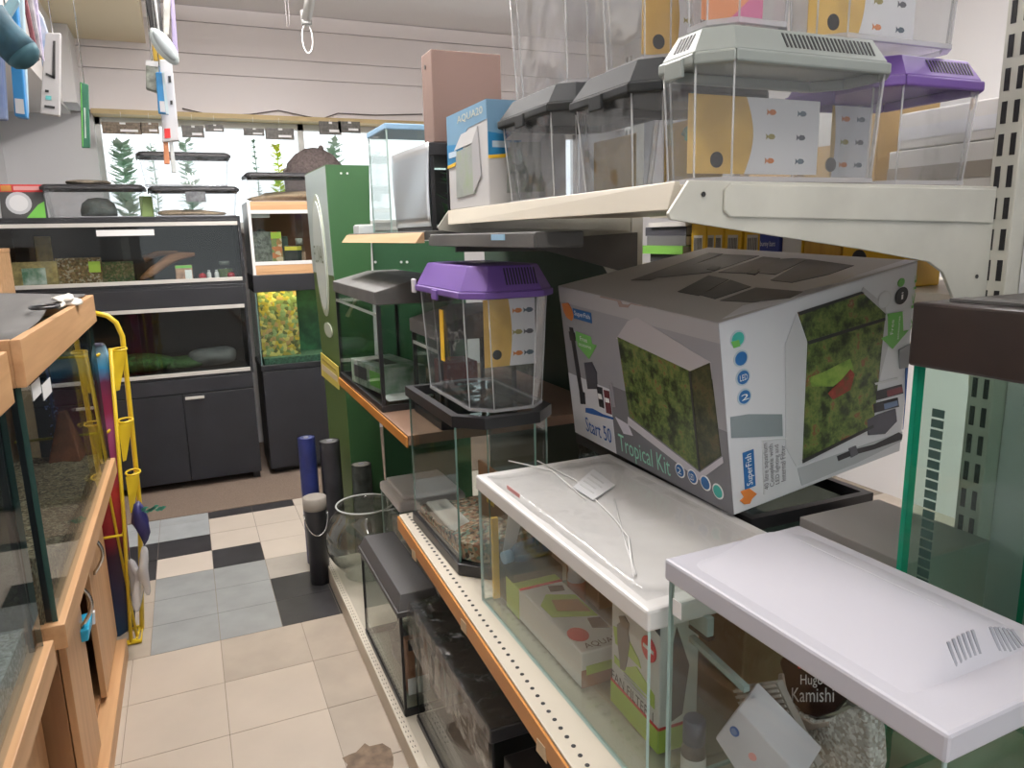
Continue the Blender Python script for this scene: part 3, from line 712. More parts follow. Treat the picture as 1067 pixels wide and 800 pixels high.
# ------------------------------------------------------------------ beech vivarium on black aquarium stack
X0 = .405; X1 = 1.0
t = thing('cabinet', 'plain black base cabinet carrying the yellow lit aquarium', 'cabinet', (.6, 2.2, 0))
mb = MB(); mb.box(X0, X1, YF+.03, 2.45, .04, .70); mb.obj('carcass', BLK, t, world=True, bev=.003)
mb = MB(); mb.box(X0+.002, X1-.002, YF+.012, YF+.029, .05, .695); mb.obj('door', BLK2, t, world=True, bev=.002)
mb = MB(); mb.box(X0+.03, X1-.03, YF+.08, 2.42, 0, .04); mb.obj('plinth', BLK, t, world=True)
t = thing('aquarium', 'black framed aquarium lit yellow with stone-pattern backdrop under the beech vivarium', 'aquarium', (X0, YF+.02, .70))
tank(t, .42, X1-X0, .02, .53, GD, EDGE, which='fbneB')
for z0, z1 in ((0, .035), (.50, .605)):
    mb = MB(); ring(mb, [(-.006,-.006),(X1-X0+.006,-.006),(X1-X0+.006,.426),(-.006,.426)], [(.014,.014),(X1-X0-.014,.014),(X1-X0-.014,.406),(.014,.406)], z0, z1)
    if z1 > .6: mb.box(.0, X1-X0, .0, .42, .59, .604)
    mb.obj('frame_band', BLK, t, bev=.002)
mb = MB(); mb.box(.02, .26, .10, .115, .06, .505); mb.obj('backdrop', speckle('stone_picture', [(.40,.30,.03),(.30,.24,.04),(.45,.40,.12),(.14,.18,.06),(.32,.20,.08),(.20,.28,.12),(.08,.09,.03)], 46, .6, .5), t)
mb = MB(); mb.box(.26, .56, .26, .275, .06, .505); mb.obj('backdrop', mat('plants_picture', (.03,.13,.06), .6, col2=(.012,.05,.03), scale=14), t)
mb = MB(); mb.box(.02, .56, .02, .40, .025, .075); mb.obj('gravel', mat('green_gravel', (.05,.12,.08), .9, var=.5, scale=60), t, kind='stuff')
mb = MB(); mb.tube([(.03,.06,.51),(.55,.06,.51)], .010, 8); mb.obj('lamp_tube', mat('aquarium_tube', (1,.88,.35), emit=5.), t)
ld = bpy.data.lights.new('aquarium_lamp', 'AREA'); ld.shape = 'RECTANGLE'; ld.size = .5; ld.size_y = .03; ld.energy = 1.1; ld.color = (1,.88,.4)
lo = bpy.data.objects.new('aquarium_lamp', ld); C.objects.link(lo); lo.location = (.28,.06,.495); lo.parent = t
PINE = wood('pine_board', (.62,.38,.2), (.52,.30,.15), axis='x')
t = vivarium('vivarium', 'pale beech vivarium stacked on the yellow lit aquarium', X0, X1, YF+.02, 2.45, 1.306, 1.752, 1.365, 1.70, PINE, mat('viv_back', (.30,.16,.10), .7), WHITEP, side=mat('white_melamine', (.80,.79,.77), .4))
mb = MB(); a = at(258, 224, y=YF+.05); mb.box(a.x, a.x+.13, YF+.05, YF+.09, 1.655, 1.685); o = mb.obj('lamp_cover', WHITEP, bev=.003); tag(o, 'small white cover under the top rail of the beech vivarium', 'lamp cover')
ZB = 1.326
packet('stone_bag', 'grey mottled bag standing in the beech vivarium', 'bag', 263, 282, 241, 273, 2.12, mat('grey_bag', (.15,.16,.14), .4, var=.6, scale=40), base=ZB, d=.06)
packet('food_bag', 'bag of orange and cream food pieces in the beech vivarium', 'bag', 281, 293, 241, 272, 2.13, speckle('food_pieces', [(.5,.18,.08),(.62,.5,.34),(.35,.2,.08),(.2,.25,.1)], 40), top=LIME, base=ZB, d=.05)
packet('pouch', 'dark green pouch beside the orange food bag', 'bag', 293, 300, 246, 272, 2.15, mat('dark_pouch', (.05,.08,.06), .4, var=.5, scale=30), base=ZB, d=.04)
a = at(312, 258, y=2.16)
bottle('bottle', 'clear plastic bottle standing in the beech vivarium', 'bottle', (a.x, 2.16, ZB), .036, .2, GP, mat('cap_clear', (.55,.53,.5), .3), mat('peach_label', (.5,.33,.25), .5))
t = packet('treat_pouch', 'black and yellow pouch leaning on bottle in the beech vivarium', 'bag', 296, 313, 256, 272, 2.09, mat('black_pouch', (.03,.03,.03), .4), top=mat('yellow_print', (.6,.5,.05), .5), base=ZB, d=.04, lean=.01)
mb = MB(); a = at(262, 238, y=2.2); mb.blob((a.x+.06, 2.24, ZB+.22), (.04,.03,.045), 2, .1, 3); 
t = thing('gourd_hide', 'dark round hide perched behind the grey bag in beech vivarium', 'reptile hide', (a.x+.06, 2.24, ZB)); mb.obj('shell', mat('dark_shell', (.07,.07,.06), .7), t, world=True)
mb = MB(); mb.lathe([(.04,0),(.03,.09),(.02,.18)], (a.x+.06, 2.24, ZB), 12); mb.obj('stand', mat('dark_shell', (.07,.07,.06), .7), t, world=True)
t3, W3, H3 = fauna_at('pet_tank', 'clear plastic tank of brown sand on top of the beech vivarium', 259, 345, 208, 180, 2.08, .28, 1.752)
mb = MB(); p0, p1 = at(268, 205, y=2.2), at(350, 205, y=2.2)
mb.blob(((p0.x+p1.x)/2, 2.22, 1.785), ((p1.x-p0.x)/2, .09, .035), 3, .3, 19); o = mb.obj('sand_mound', mat('sand', (.42,.32,.2), .95), kind='stuff'); tag(o, 'reddish brown sand heaped in the tank on the beech vivarium', 'sand')
# rough dome and plants on the sill
a, b = at(297, 200, y=2.67), at(362, 200, y=2.67)
t = thing('dome_hide', 'big rough grey-brown dome standing on the window ledge', 'reptile hide', ((a.x+b.x)/2, 2.67, 1.60))
mb = MB(); rx = (b.x-a.x)/2; top = at(325, 154, y=2.67).z-1.60
mb.lathe([(rx*.85,0),(rx*.98,top*.3),(rx,top*.62),(rx*.86,top*.8),(rx*.6,top*.92),(rx*.28,top*.985),(.001,top)], n=28, cap1=False)
for v in mb.bm.verts: v.co.y *= .5
for v in mb.bm.verts: v.co *= 1+random.uniform(-.006,.006)
mb.obj('shell', mat('furry_brown', (.15,.12,.115), .95, var=.4, scale=60, bump=1., bscale=120), t)
for dx, dz in ((-.93,.70),(.22,.99)):
    mb = MB(); mb.blob((rx*dx, -.02, top*dz), (.02,.02,.022), 2, .1, 4); mb.obj('knob', mat('furry_brown', (.15,.12,.115)), t)
PG = leafmat('plant_grey_green', (.72,.84,.75), (.50,.66,.54)); PGL = leafmat('plant_bright', (.62,.90,.15), (.85,.82,.15)); PGD = leafmat('plant_dark', (.45,.60,.50), (.30,.45,.36))
PX = ((131,149,196,.13,PG,160,.075,'pale bushy plastic plant on the window ledge behind the raised tank'), (160,149,178,.06,PG,50,.04,'little feathery plastic plant peeping over raised tank lid'), (196,150,178,.11,PG,110,.06,'spreading plastic plant peeping above the raised tank, beside dark hanging tags'),
      (267,148,182,.05,PGD,60,.035,'thin dark conifer-shaped plastic plant on the window ledge'), (290,151,182,.075,PGL,130,.055,'bright lime plastic plant beside the rough dome'), (349,146,172,.11,PG,110,.065,'grey-green plastic plant sprouting behind the green display stand'))
for i, (px, py0, py1, w_, m_, n_, lf, lb) in enumerate(PX):
    y = 2.80; a = at(px, py1, y=y); b = at(px, py0, y=y)
    t = thing('plastic_plant', lb, 'artificial plant', (a.x, y, 1.60), 0, 'plastic plants along the window')
    mb = MB(); mb.lathe([(.03,0),(.028,.02),(.008,.03)], n=12); mb.obj('foot', BLACKP, t)
    fern(t, (0,0,.02), b.z-1.62, w_*1.15, m_, int(n_*1.3), i+3, lf)
# hanging header cards in the window
TG = mat('tag_dark', (.09,.085,.075), .5, var=.5, scale=50); TGB = mat('tag_brown', (.16,.12,.08), .5, var=.6, scale=60)
TAGS = ((107,147,128,139,TGB,'brown banner tag hanging at the window corner, widest of the tags'),(147,165,128,139,TGB,'brown tag hanging close beside the widest one'),(190,212,131,143,TG,'slightly drooping dark tag hanging right behind the long hanging cartons'),
        (214,233,130,137,TG,'small dark tag hanging alone in the bright window'),(254,275,134,141,TG,'thin dark tag hanging above the conifer-shaped plant'),(277,306,134,145,TG,'deep dark tag hanging above the bright lime plant'),(333,355,127,140,TG,'dark printed tag hanging above the rough dome'),(353,375,127,138,TG,'dark printed tag hanging beside the blue edged glass tank'))
for x0, x1, y0, y1, m_, lb in TAGS:
    a, b = at(x0, y1, y=2.7), at(x1, y0, y=2.7); lb = lb.replace(' right behind', ' behind')
    t = thing('hanging_tag', lb, 'hanging tag', (a.x, 2.7, a.z), 0, 'tags hanging in the window')
    W, H = b.x-a.x, b.z-a.z
    mb = MB(); mb.box(0, W, 0, .004, 0, H); mb.obj('card', m_, t)
    F = Face((0,0,0),(W,0,0),(W,0,H),(0,0,H), .002); F.rect(.45, .9, .2, .4, 'print', TEXTW, t, world=False); F.rect(.45, .6, .82, .98, 'hang_hole', TEXTW, t, world=False)
    mb = MB(); mb.tube([(W*.5,.002,H),(W*.5,.002,2.345-a.z)], .0012, 4); mb.obj('thread', mat('nylon', (.75,.75,.75), .4), t)
# ------------------------------------------------------------------ left: cabinet aquariums
XA = -.28
def cab_aquarium(name, label, y0, y1, x0, zb, zc0, zc1, xb=-.93):
    """beech hooded aquarium: x0 is its front"""
    t = thing(name, label, 'aquarium', (x0, (y0+y1)/2, zb-.05))
    for nm, bx, m_ in (('hood_front', (x0-.018,x0,y0,y1,zc0,zc1), BEECH), ('hood_end', (xb,x0-.018,y0,y0+.018,zc0,zc1), BEECHX), ('hood_end', (xb,x0-.018,y1-.018,y1,zc0,zc1), BEECHX),
                       ('base_rail', (x0-.04,x0,y0,y1,zb-.05,zb+.004), BEECH), ('base_end', (xb,x0-.04,y0,y0+.019,zb-.05,zb+.004), BEECHX), ('base_end', (xb,x0-.04,y1-.03,y1,zb-.05,zb+.004), BEECHX)):
        mb = MB(); mb.box(*bx); mb.obj(nm, m_, t, world=True, bev=.002)
    xf = x0-.014; ya, yb = y0+.02, y1-.02; th = .010
    def pn(x_0,x_1,y_0,y_1,gm):
        mb = MB(); fs = mb.box(x_0,x_1,y_0,y_1,zb-.04,zc0+.03); gm = GW; d = (2,4) if (y_1-y_0) < (x_1-x_0) else (3,5)
        for i, f in enumerate(fs): f.material_index = 0 if i in d else 1
        mb.obj('glass_pane', [gm, mat('dark_glass_edge', (.03,.07,.06), .2)], t, world=True)
    pn(xf-th, xf, ya, yb, GD); pn(xb+.02, xf-th, ya, ya+th, GD); pn(xb+.02, xf-th, yb-th, yb, GD)
    for y in (ya+.011, yb-.011):
        mb = MB(); mb.box(xf-th-.012, xf-th-.001, y-.006, y+.006, zb-.03, zc0+.02); mb.obj('silicone_bead', SIL, t, world=True)
    mb = MB(); mb.box(xb+.005, xb+.018, ya, yb, zb-.04, zc0+.02); mb.obj('back_sheet', mat('aquarium_back', (.014,.022,.04), .6), t, world=True)
    mb = MB(); mb.box(xb+.02, xf-th-.002, ya+.012, yb-.012, zb-.04, zb-.02); mb.obj('bottom_panel', SIL, t, world=True)
    return t
t = cab_aquarium('aquarium', 'beech hooded aquarium with orange ornaments and a blue bubble column', -1.22, .07, XA, .76, 1.258, 1.350)
tA = t
# gravel sloped up towards the camera end
mb = MB(); xf = XA-.045; nx, ny = 6, 16; rnd = random.Random(2)
P = [[mb.v((-.90+(xf-.002+.90)*i/nx, -1.185+1.22*j/ny, .80+.10*max(0,1-j/4)**1.0*(.4+.6*(i/nx))+rnd.uniform(-.008,.008))) for i in range(nx+1)] for j in range(ny+1)]
for j in range(ny):
    for i in range(nx): mb.bm.faces.new((P[j][i],P[j][i+1],P[j+1][i+1],P[j+1][i])).smooth = True
Q = [[mb.v((p.co.x,p.co.y,.742)) for p in (P[j][0],P[j][-1])] for j in range(ny+1)]
for j in range(ny):
    for k, i in ((0,0),(1,nx)): mb.bm.faces.new((P[j][i],P[j+1][i],Q[j+1][k],Q[j][k]))
mb.bm.faces.new([P[0][i] for i in range(nx+1)]+[Q[0][1],Q[0][0]]); mb.bm.faces.new([P[ny][i] for i in range(nx+1)]+[Q[ny][1],Q[ny][0]])
mb.obj('gravel_bed', GRAVELB, t, world=True, kind='stuff')
for k, (x0, x1) in enumerate(((34,41),(45,52))):
    a, b = at(x0, 412, x=XA-.013), at(x1, 394, x=XA-.013)
    mb = MB(); mb.box(XA-.0135, XA-.0125, min(a.y,b.y), max(a.y,b.y), a.z-.012, a.z+.022)
    mb.obj('thermometer_sticker', WHITEPAPER, t, world=True, label='small white sticker on the pane')
p = at(52, 405, x=-.45); q = at(66, 512, x=-.45)
t = thing('bubble_wand', 'blue upright column of bubbles inside the hooded aquarium', 'bubble tube', (q.x, q.y, .80))
mb = MB(); mb.tube([(-.45,q.y+.01,.805),(-.45,(p.y+q.y)/2+.01,1.0),(-.45,p.y,1.25)], .004, 6); mb.obj('air_tube', mat('blue_tube', (.10,.14,.42), .3), t, world=True)
mb = MB(); rnd = random.Random(8)
for i in range(90):
    k = rnd.random(); c = Vector((-.45+rnd.uniform(-.02,.02)*(1.2-.7*k), q.y+(p.y-q.y)*k+rnd.uniform(-.012,.012), .82+.40*k)); r_ = rnd.uniform(.002,.0045)
    mb.lathe([(.0005,-r_),(r_,0),(.0005,r_)], c, 5)
mb.obj('bubbles_cloud', mat('bubble_blue', (.35,.42,.8), .2), t, world=True, kind='stuff')
for px, py0, py1, y, lb in ((78,485,532,-.86,'tilted orange slate ornament in the hooded aquarium, beside the bubbles'),(99,456,490,-.25,'orange slate ornament near the hooded aquarium far corner')):
    b = at(px, py1, x=-.42); tz = at(px+6, py0, x=-.42)
    t = thing('slate_ornament', lb.replace(' far corner', ' end by the yellow rack').replace('near the', 'in the'), 'aquarium ornament', (-.42, b.y, .80)); h = max(.16, min(.3, tz.z-.80))
    mb = MB(); mb.hexa([(-.05,-.05,0),(.05,-.07,0),(.06,.05,0),(-.04,.06,0)], [(-.01,.03,h),(.012,.03,h*.97),(.014,.055,h),(-.008,.05,h*.98)])
    mb.obj('stone', mat('orange_slate', (.42,.13,.05), .8, var=.35, scale=15), t, bev=.004)
for px, lb, y in ((80,'green leafy plant standing at the back of hooded aquarium', -.55),(92,'small green plant by the orange slate in hooded aquarium', -.12)):
    t = thing('aquarium_plant', lb, 'aquarium plant', (-.62, y, .80)); fern(t, (0,0,0), .30, .07, mat('water_plant', (.05,.16,.04), .6, var=.4, scale=20), 60, px, .03)
t = cab_aquarium('aquarium', 'beech hooded aquarium with pale gravel, cut off by the frame edge', -2.6, -1.262, -.295, .752, 1.238, 1.335)
mb = MB(); mb.box(-.9, -.337, -2.57, -1.28, .733, .80); mb.obj('gravel_bed', GRAVELP, t, world=True, kind='stuff')
# grey cover sheets over the hood
t = thing('cover_sheet', 'thin grey foam sheet lying over the aquarium hood', 'cover sheet', (-.6, -.6, 1.35))
mb = MB(); nx, ny = 8, 10; GS = mat('grey_foam', (.075,.073,.07), .8, var=.12, scale=4)
P = [[mb.v((-.93+.625*i/nx + (.012*math.sin(j*.9) if i == nx else 0), -1.15+1.19*j/ny, 1.353+.012*math.sin(i*.7+j*.5)+.014*(i/nx)*(j/ny))) for i in range(nx+1)] for j in range(ny+1)]
for j in range(ny):
    for i in range(nx): mb.bm.faces.new((P[j][i],P[j][i+1],P[j+1][i+1],P[j+1][i])).smooth = True
o = mb.obj('sheet', GS, t, world=True); s = o.modifiers.new('wall','SOLIDIFY'); s.thickness = .004
t = thing('cover_sheet', 'darker rubber mat laid on the grey foam sheet near the wall', 'cover sheet', (-.8, -.5, 1.37))
mb = MB(); mb.hexa([(-.94,-1.0,1.372),(-.72,-.9,1.374),(-.62,-.15,1.386),(-.94,-.05,1.38)], [(-.94,-1.0,1.378),(-.72,-.9,1.380),(-.62,-.15,1.392),(-.94,-.05,1.386)]); mb.obj('mat_sheet', mat('dark_rubber', (.05,.05,.05), .7), t, world=True)
a = at(47, 322, z=1.372); mb = MB()
mb.tube([a+Vector((.03*math.cos(i*PI/8), .05*math.sin(i*PI/8), .006)) for i in range(16)], .004, 5, closed=True); o = mb.obj('wire_loop', BLACKP); tag(o, 'small dark wire loop lying on the grey foam sheet', 'wire')
a = at(72, 312, x=XA-.01)
crumple('polythene_rag', 'crumpled white polythene rag draped over the beech hood edge', 'rag', (XA-.03, at(78,312,x=XA).y, 1.363), (.028,.075,.014), mat('polythene_white', (.72,.68,.62), .35), 5, .8)
DF, DN = .418, .240
# cabinets
def cupboard(name, label, y0, y1, x0, zt, kick=.08):
    t = thing(name, label, 'cabinet', (x0, (y0+y1)/2, 0))
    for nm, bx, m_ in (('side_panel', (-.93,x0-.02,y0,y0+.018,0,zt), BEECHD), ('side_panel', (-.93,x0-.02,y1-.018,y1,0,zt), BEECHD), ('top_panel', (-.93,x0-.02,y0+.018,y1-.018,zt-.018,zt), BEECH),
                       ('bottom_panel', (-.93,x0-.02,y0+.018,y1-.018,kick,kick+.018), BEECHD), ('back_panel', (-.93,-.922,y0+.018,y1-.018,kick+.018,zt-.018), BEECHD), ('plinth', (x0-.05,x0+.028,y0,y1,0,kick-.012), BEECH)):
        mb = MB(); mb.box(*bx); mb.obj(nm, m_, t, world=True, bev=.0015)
    return t
def cdoor(t, hinge_y, w, sgn, x0, z0, z1, ang, hfrac, mat_=None):
    """door hinged at hinge_y that runs w along sgn*y, swung open by ang"""
    mb = MB(); mb.box(0, .018, 0, w, z0, z1)
    def M(p):
        y = p.y*sgn; c, s = math.cos(ang), math.sin(ang)*sgn
        return Vector((p.x*c + abs(p.y)*math.sin(ang), y*math.cos(ang) - p.x*s*1.0, p.z))
    def tf(mb):
        for v in mb.bm.verts: v.co = Vector((x0, hinge_y, 0)) + M(v.co)
    tf(mb); d = mb.obj('door', mat_ or BEECHZ, t, world=True, bev=.002)
    mb = MB(); hy = w*hfrac; zc = z1-.15
    pts = [Vector((.018+.034*math.sin(PI*i/10), hy, zc-.07+.14*i/10)) for i in range(11)]
    mb.tube(pts, .0055, 8); tf(mb); mb.obj('handle', CHROME, d, world=True, label='bowed chrome handle')
    return d
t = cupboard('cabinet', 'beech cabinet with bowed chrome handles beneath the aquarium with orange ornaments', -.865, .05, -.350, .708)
cdoor(t, .048, DF, -1, -.368, .09, .70, 0., .80)
cdoor(t, -.862, DN, 1, -.368, .09, .70, 0.02, .86)
p = at(90, 645, x=-.335)
t = thing('packet', 'small bright blue packet poking out of the open beech cabinet', 'packet', (-.375, p.y, p.z-.02))
mb = MB(); mb.hexa([(-.10,-.05,-.03),(.045,-.05,-.022),(.045,.045,-.022),(-.10,.045,-.03)], [(-.10,-.05,0),(.05,-.05,.012),(.05,.05,.018),(-.10,.05,0)]); mb.obj('packet_body', mat('cyan_packet', (.02,.38,.62), .4), t, bev=.003)
mb = MB(); mb.hexa([(.046,.042,-.02),(.053,.042,-.02),(.053,.052,-.02),(.046,.052,-.02)], [(.051,.044,.016),(.056,.044,.016),(.056,.054,.018),(.051,.054,.018)]); mb.obj('edge_band', WHITEPAPER, t)
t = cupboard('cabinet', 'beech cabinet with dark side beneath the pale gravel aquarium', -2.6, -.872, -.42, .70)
cdoor(t, -.89, .62, -1, -.438, .09, .69, 0., .86)
cdoor(t, -2.2, .45, 1, -.438, .09, .69, 0., .86)
# ------------------------------------------------------------------ yellow wire rack with bodyboard
YM = mat('yellow_enamel', (.72,.50,.02), .35)
yr = .22
def ry(px, py, y=yr): return at(px, py, y=y)
f0 = at(146, 672, z=0.004); yr = f0.y + .02
t = thing('display_rack', 'tall yellow wire display rack with hooped top', 'display rack', (-.30, yr, 0))
def rod(pts, nm='rod', r_=.006):
    mb = MB(); mb.tube(pts, r_, 8); mb.obj(nm, YM, t, world=True)
top = ry(127, 343); topL = ry(98.6, 326)
xr = f0.x; pl = Vector((xr-.03, yr, 0))
# right upright with hoop at its head
hoop = [Vector((at(148,655,y=yr+.10).x, yr+.10, .012)), at(145.5,526,y=yr+.10), at(137,440,y=yr+.10), at(127.5, 350, y=yr+.10), at(121, 336, y=yr+.10), at(112, 329, y=yr+.10), at(99, 326, y=yr+.10), at(90, 330, y=yr+.10)]
rod(hoop, 'upright_hoop', .009)
hx = at(90, 330, y=yr+.10).x
rod([Vector((hx, yr+.10, at(90,330,y=yr+.10).z)), Vector((hx, yr+.10, .02))], 'upright', .007)
A0 = at(136, 672, y=yr); A1 = at(115, 363, y=yr)
rod([Vector((at(137,672,y=yr).x, yr, .01)), at(129, 540, y=yr), A1], 'upright', .007)
B = at(92, 365, y=yr+.02); rod([B, at(108, 485, y=yr+.02), Vector((B.x+.03, yr+.02, .02))], 'upright', .005)
for zc in (.02, .45, .85, at(117, 369, y=yr).z):
    rod([Vector((xr-.012, yr, zc)), Vector((xr-.004, yr+.10, zc))], 'cross_bar', .005)
    rod([Vector((xr-.012, yr, zc)), Vector((xr-.30, yr, zc))], 'cross_bar', .005)
rod([Vector((xr-.30, yr-.0, .012)), Vector((xr+.004, yr-.0, .012)), Vector((xr+.004, yr+.12, .012)), Vector((xr-.30, yr+.12, .012))], 'foot_frame', .008)
for py in (367, 442, 497):
    px = {367:117, 442:124, 497:132}[py]
    a = at(px-1, py, y=yr); 
    mb = MB(); w_ = .045; h_ = .105
    mb.hexa([(a.x, yr-.002, a.z), (a.x+w_, yr+.07, a.z), (a.x+w_, yr+.074, a.z), (a.x, yr+.002, a.z)], [(a.x, yr-.002, a.z-h_*1.35), (a.x+.010, yr+.012, a.z-h_*1.35), (a.x+.010, yr+.016, a.z-h_*1.35), (a.x, yr+.002, a.z-h_*1.35)])
    mb.obj('ticket_pocket', YM, t, world=True)
    mb = MB(); mb.tube([Vector((a.x+w_*.5+w_*.55*math.cos(k*PI/8), yr+.04+.04*math.sin(k*PI/8), a.z+.004)) for k in range(16)], .004, 5, closed=True); mb.obj('wire_ring', YM, t, world=True)
# bodyboard
mbm = bpy.data.materials.new('board_print'); mbm.use_nodes = True; nt = mbm.node_tree; bs = nt.nodes['Principled BSDF']; bs.inputs['Roughness'].default_value = .4
tc = nt.nodes.new('ShaderNodeTexCoord'); sp = nt.nodes.new('ShaderNodeSeparateXYZ'); nt.links.new(tc.outputs['Object'], sp.inputs[0])
nz = nt.nodes.new('ShaderNodeTexNoise'); nz.inputs['Scale'].default_value = 14; nt.links.new(tc.outputs['Object'], nz.inputs['Vector'])
ad = nt.nodes.new('ShaderNodeMath'); ad.operation = 'MULTIPLY_ADD'; ad.inputs[1].default_value = .08; nt.links.new(nz.outputs['Fac'], ad.inputs[0]); nt.links.new(sp.outputs['Z'], ad.inputs[2])
dv = nt.nodes.new('ShaderNodeMath'); dv.operation = 'DIVIDE'; dv.inputs[1].default_value = 1.2; nt.links.new(ad.outputs[0], dv.inputs[0])
cr = nt.nodes.new('ShaderNodeValToRGB'); els = [(0,(.01,.05,.10)),(.17,(.008,.02,.06)),(.34,(.03,.005,.02)),(.42,(.28,.01,.02)),(.55,(.55,.04,.03)),(.64,(.42,.06,.2)),(.75,(.45,.1,.28)),(.80,(.30,.02,.08)),(.90,(.16,.02,.08)),(.93,(.03,.30,.60)),(.98,(.25,.45,.62)),(1.0,(.01,.012,.03))]
while len(cr.color_ramp.elements) < len(els): cr.color_ramp.elements.new(.5)
for e, (p_, c_) in zip(cr.color_ramp.elements, els): e.position = p_; e.color = (*c_, 1)
nt.links.new(dv.outputs[0], cr.inputs['Fac']); nt.links.new(cr.outputs['Color'], bs.inputs['Base Color'])
t = thing('bodyboard', 'bodyboard printed in pink, red and blue standing in the yellow rack', 'bodyboard', (xr-.15, yr+.04, 0))
zt_ = 1.15; y_ = yr+.05
def bxr(px, py): return at(px+3, py, y=y_).x
out = [(bxr(139,668)-.05,.03),(bxr(139,660),.06),(bxr(139,640),.13),(bxr(135,600),.3),(bxr(126,520),.55),(bxr(119,450),.8),(bxr(115,400),1.02),(bxr(113,385),1.12),(bxr(108,378),1.17)]
lf = [(x-.19, z) for x, z in out[::-1]]
mb = MB(); mb.extr(out+lf, 'y', y_-.022, y_+.022); 
mb.obj('board', mbm, t, world=True, bev=.008)
# things in and by the rack
t = thing('toy_packet', 'dark blue and green netted packet hanging low in yellow rack', 'packet', at(141,545,y=yr+.01))
p = at(141, 545, y=yr-.012)
mb = MB(); mb.blob(p+Vector((.02,0,0)), (.03,.02,.07), 2, .4, 4); mb.obj('packet_body', mat('navy_packet', (.02,.02,.10), .4), t, world=True)
mb = MB()
for k in range(7):
    a = p+Vector((.02+.012*k-.01, -.01, .045+.006*math.sin(k*2)))
    mb.face([a, a+Vector((.018,0,.012)), a+Vector((.03,.0,.008)), a+Vector((.012,0,-.006))]); mb.face([a+Vector((0,.002,0)), a+Vector((.012,.002,-.006)), a+Vector((.03,.002,.008)), a+Vector((.018,.002,.012))])
mb.obj('leaves', mat('teal_leaf', (.05,.28,.2), .5), t, world=True)
p = at(150, 598, y=yr+.0)
crumple('plastic_bag', 'crumpled clear white plastic bag caught at the foot of yellow rack', 'plastic bag', (p.x-.01, yr-.03, p.z), (.035,.03,.10), glass('bag_film', (.85,.86,.87), rough=.2, body=(.8,.8,.82), bodyfac=.45), 6, .7)
# small beech carcass at the far-left frame edge
t = thing('beech_cabinet', 'pale beech cabinet standing between the hooded aquarium and black vivarium', 'cabinet', (-.88, 1.4, 0))
p = at(-4, 268, y=1.42)
for nm, bx in (('side_panel', (p.x-.018, p.x, 1.42, 1.74, 0, p.z+.02)), ('side_panel', (p.x-.1, p.x-.082, 1.42, 1.74, 0, p.z+.02)), ('top_panel', (p.x-.1, p.x+.002, 1.41, 1.745, p.z+.021, p.z+.04)), ('shelf', (p.x-.082, p.x-.018, 1.42, 1.74, 1.1, 1.118)), ('back_panel', (p.x-.082, p.x-.018, 1.73, 1.74, 0, p.z+.02))):
    mb = MB(); mb.box(*bx); mb.obj(nm, PINE, t, world=True, bev=.0015)
# ------------------------------------------------------------------ packs hanging from the beam over the left cabinets
YH = -.55
def hang(name, label, cat, c, d, m, y=YH, group=None, printed=None, hook=True, base=None):
    """flat pack hanging: c = outline corners in the picture (tl, tr, br, bl) at depth y"""
    q = [at(px, py, y=y) for px, py in c]; cx = sum((p.x for p in q))/4
    t = thing(name, label, cat, (cx, y, min(p.z for p in q)), 0, group)
    dv_ = Vector((0, d, 0))
    mb = MB(); mb.hexa([q[3], q[2], q[1], q[0]], [q[3]+dv_, q[2]+dv_, q[1]+dv_, q[0]+dv_]); mb.obj('pack_body', m, t, world=True, bev=.003)
    F = Face(q[3], q[2], q[1], q[0], .002)
    for (r_, m_) in (printed or ()): F.rect(*r_, 'printed_panel', m_, t)
    if hook:
        h = (q[0]+q[1])/2+dv_*.5; zt = ZC-.002 if h.x > -.065 else 2.798 if h.x > -.55 else 2.338
        if zt > h.z+.02:
            mb = MB(); mb.tube([h+Vector((0,0,-.01)), Vector((h.x, h.y, zt))], .0018, 5); mb.obj('hanger_wire', CHROME, t, world=True)
    return t, F
BLU = mat('bright_blue_pack', (.03,.22,.50), .35)
hang('hanging_pack', 'tall blue hanging carton with a pale barcode patch', 'pack', ((6,2),(17,0),(28,123),(15,121)), .03, BLU, -.9, printed=(((.15,.85,.03,.16), PALE),))
hang('hanging_pack', 'blue and white hanging carton slipped behind the tall blue one', 'pack', ((16,-5),(24,-5),(29,118),(22,120)), .02, mat('white_blue_pack', (.62,.70,.76), .35, col2=(.3,.5,.6), scale=4), -.8)
hang('hanging_pack', 'white edged blue hanging carton half out of frame', 'pack', ((-12,20),(0,20),(6,124),(-8,124)), .03, mat('blue_white_pack', (.5,.55,.62), .4, col2=(.04,.12,.4), scale=3), -.9)
t = thing('aquarium_sleeve', 'dusty teal tubular sleeve hanging across the blue cartons', 'sleeve', at(14,40,y=-1.05))
mb = MB(); mb.tube([at(-14,14,y=-1.05), at(0,33,y=-1.05), at(14,47,y=-1.05), at(23,56,y=-1.05)], .034, 14); mb.obj('sleeve_body', mat('teal_fabric', (.016,.065,.095), .8, var=.3, scale=30), t, world=True)
mb = MB(); mb.lathe([(.034,0),(.030,.012),(.018,.022),(.001,.026)], (0,0,0), 14, cap1=False); d_ = (at(23,56,y=-1.05)-at(14,47,y=-1.05)).normalized(); mb.rot(Matrix.Translation(at(23,56,y=-1.05)) @ d_.to_track_quat('Z','Y').to_matrix().to_4x4()); mb.obj('end_cap', mat('teal_fabric_dark', (.025,.085,.11), .8), t, world=True)
t, F = hang('hanging_pack', 'white tipped pale blue pack tucked above the teal sleeve', 'pack', ((-6,18),(14,-8),(20,0),(4,27)), .02, mat('aqua_pack', (.35,.58,.66), .4), -1.0)
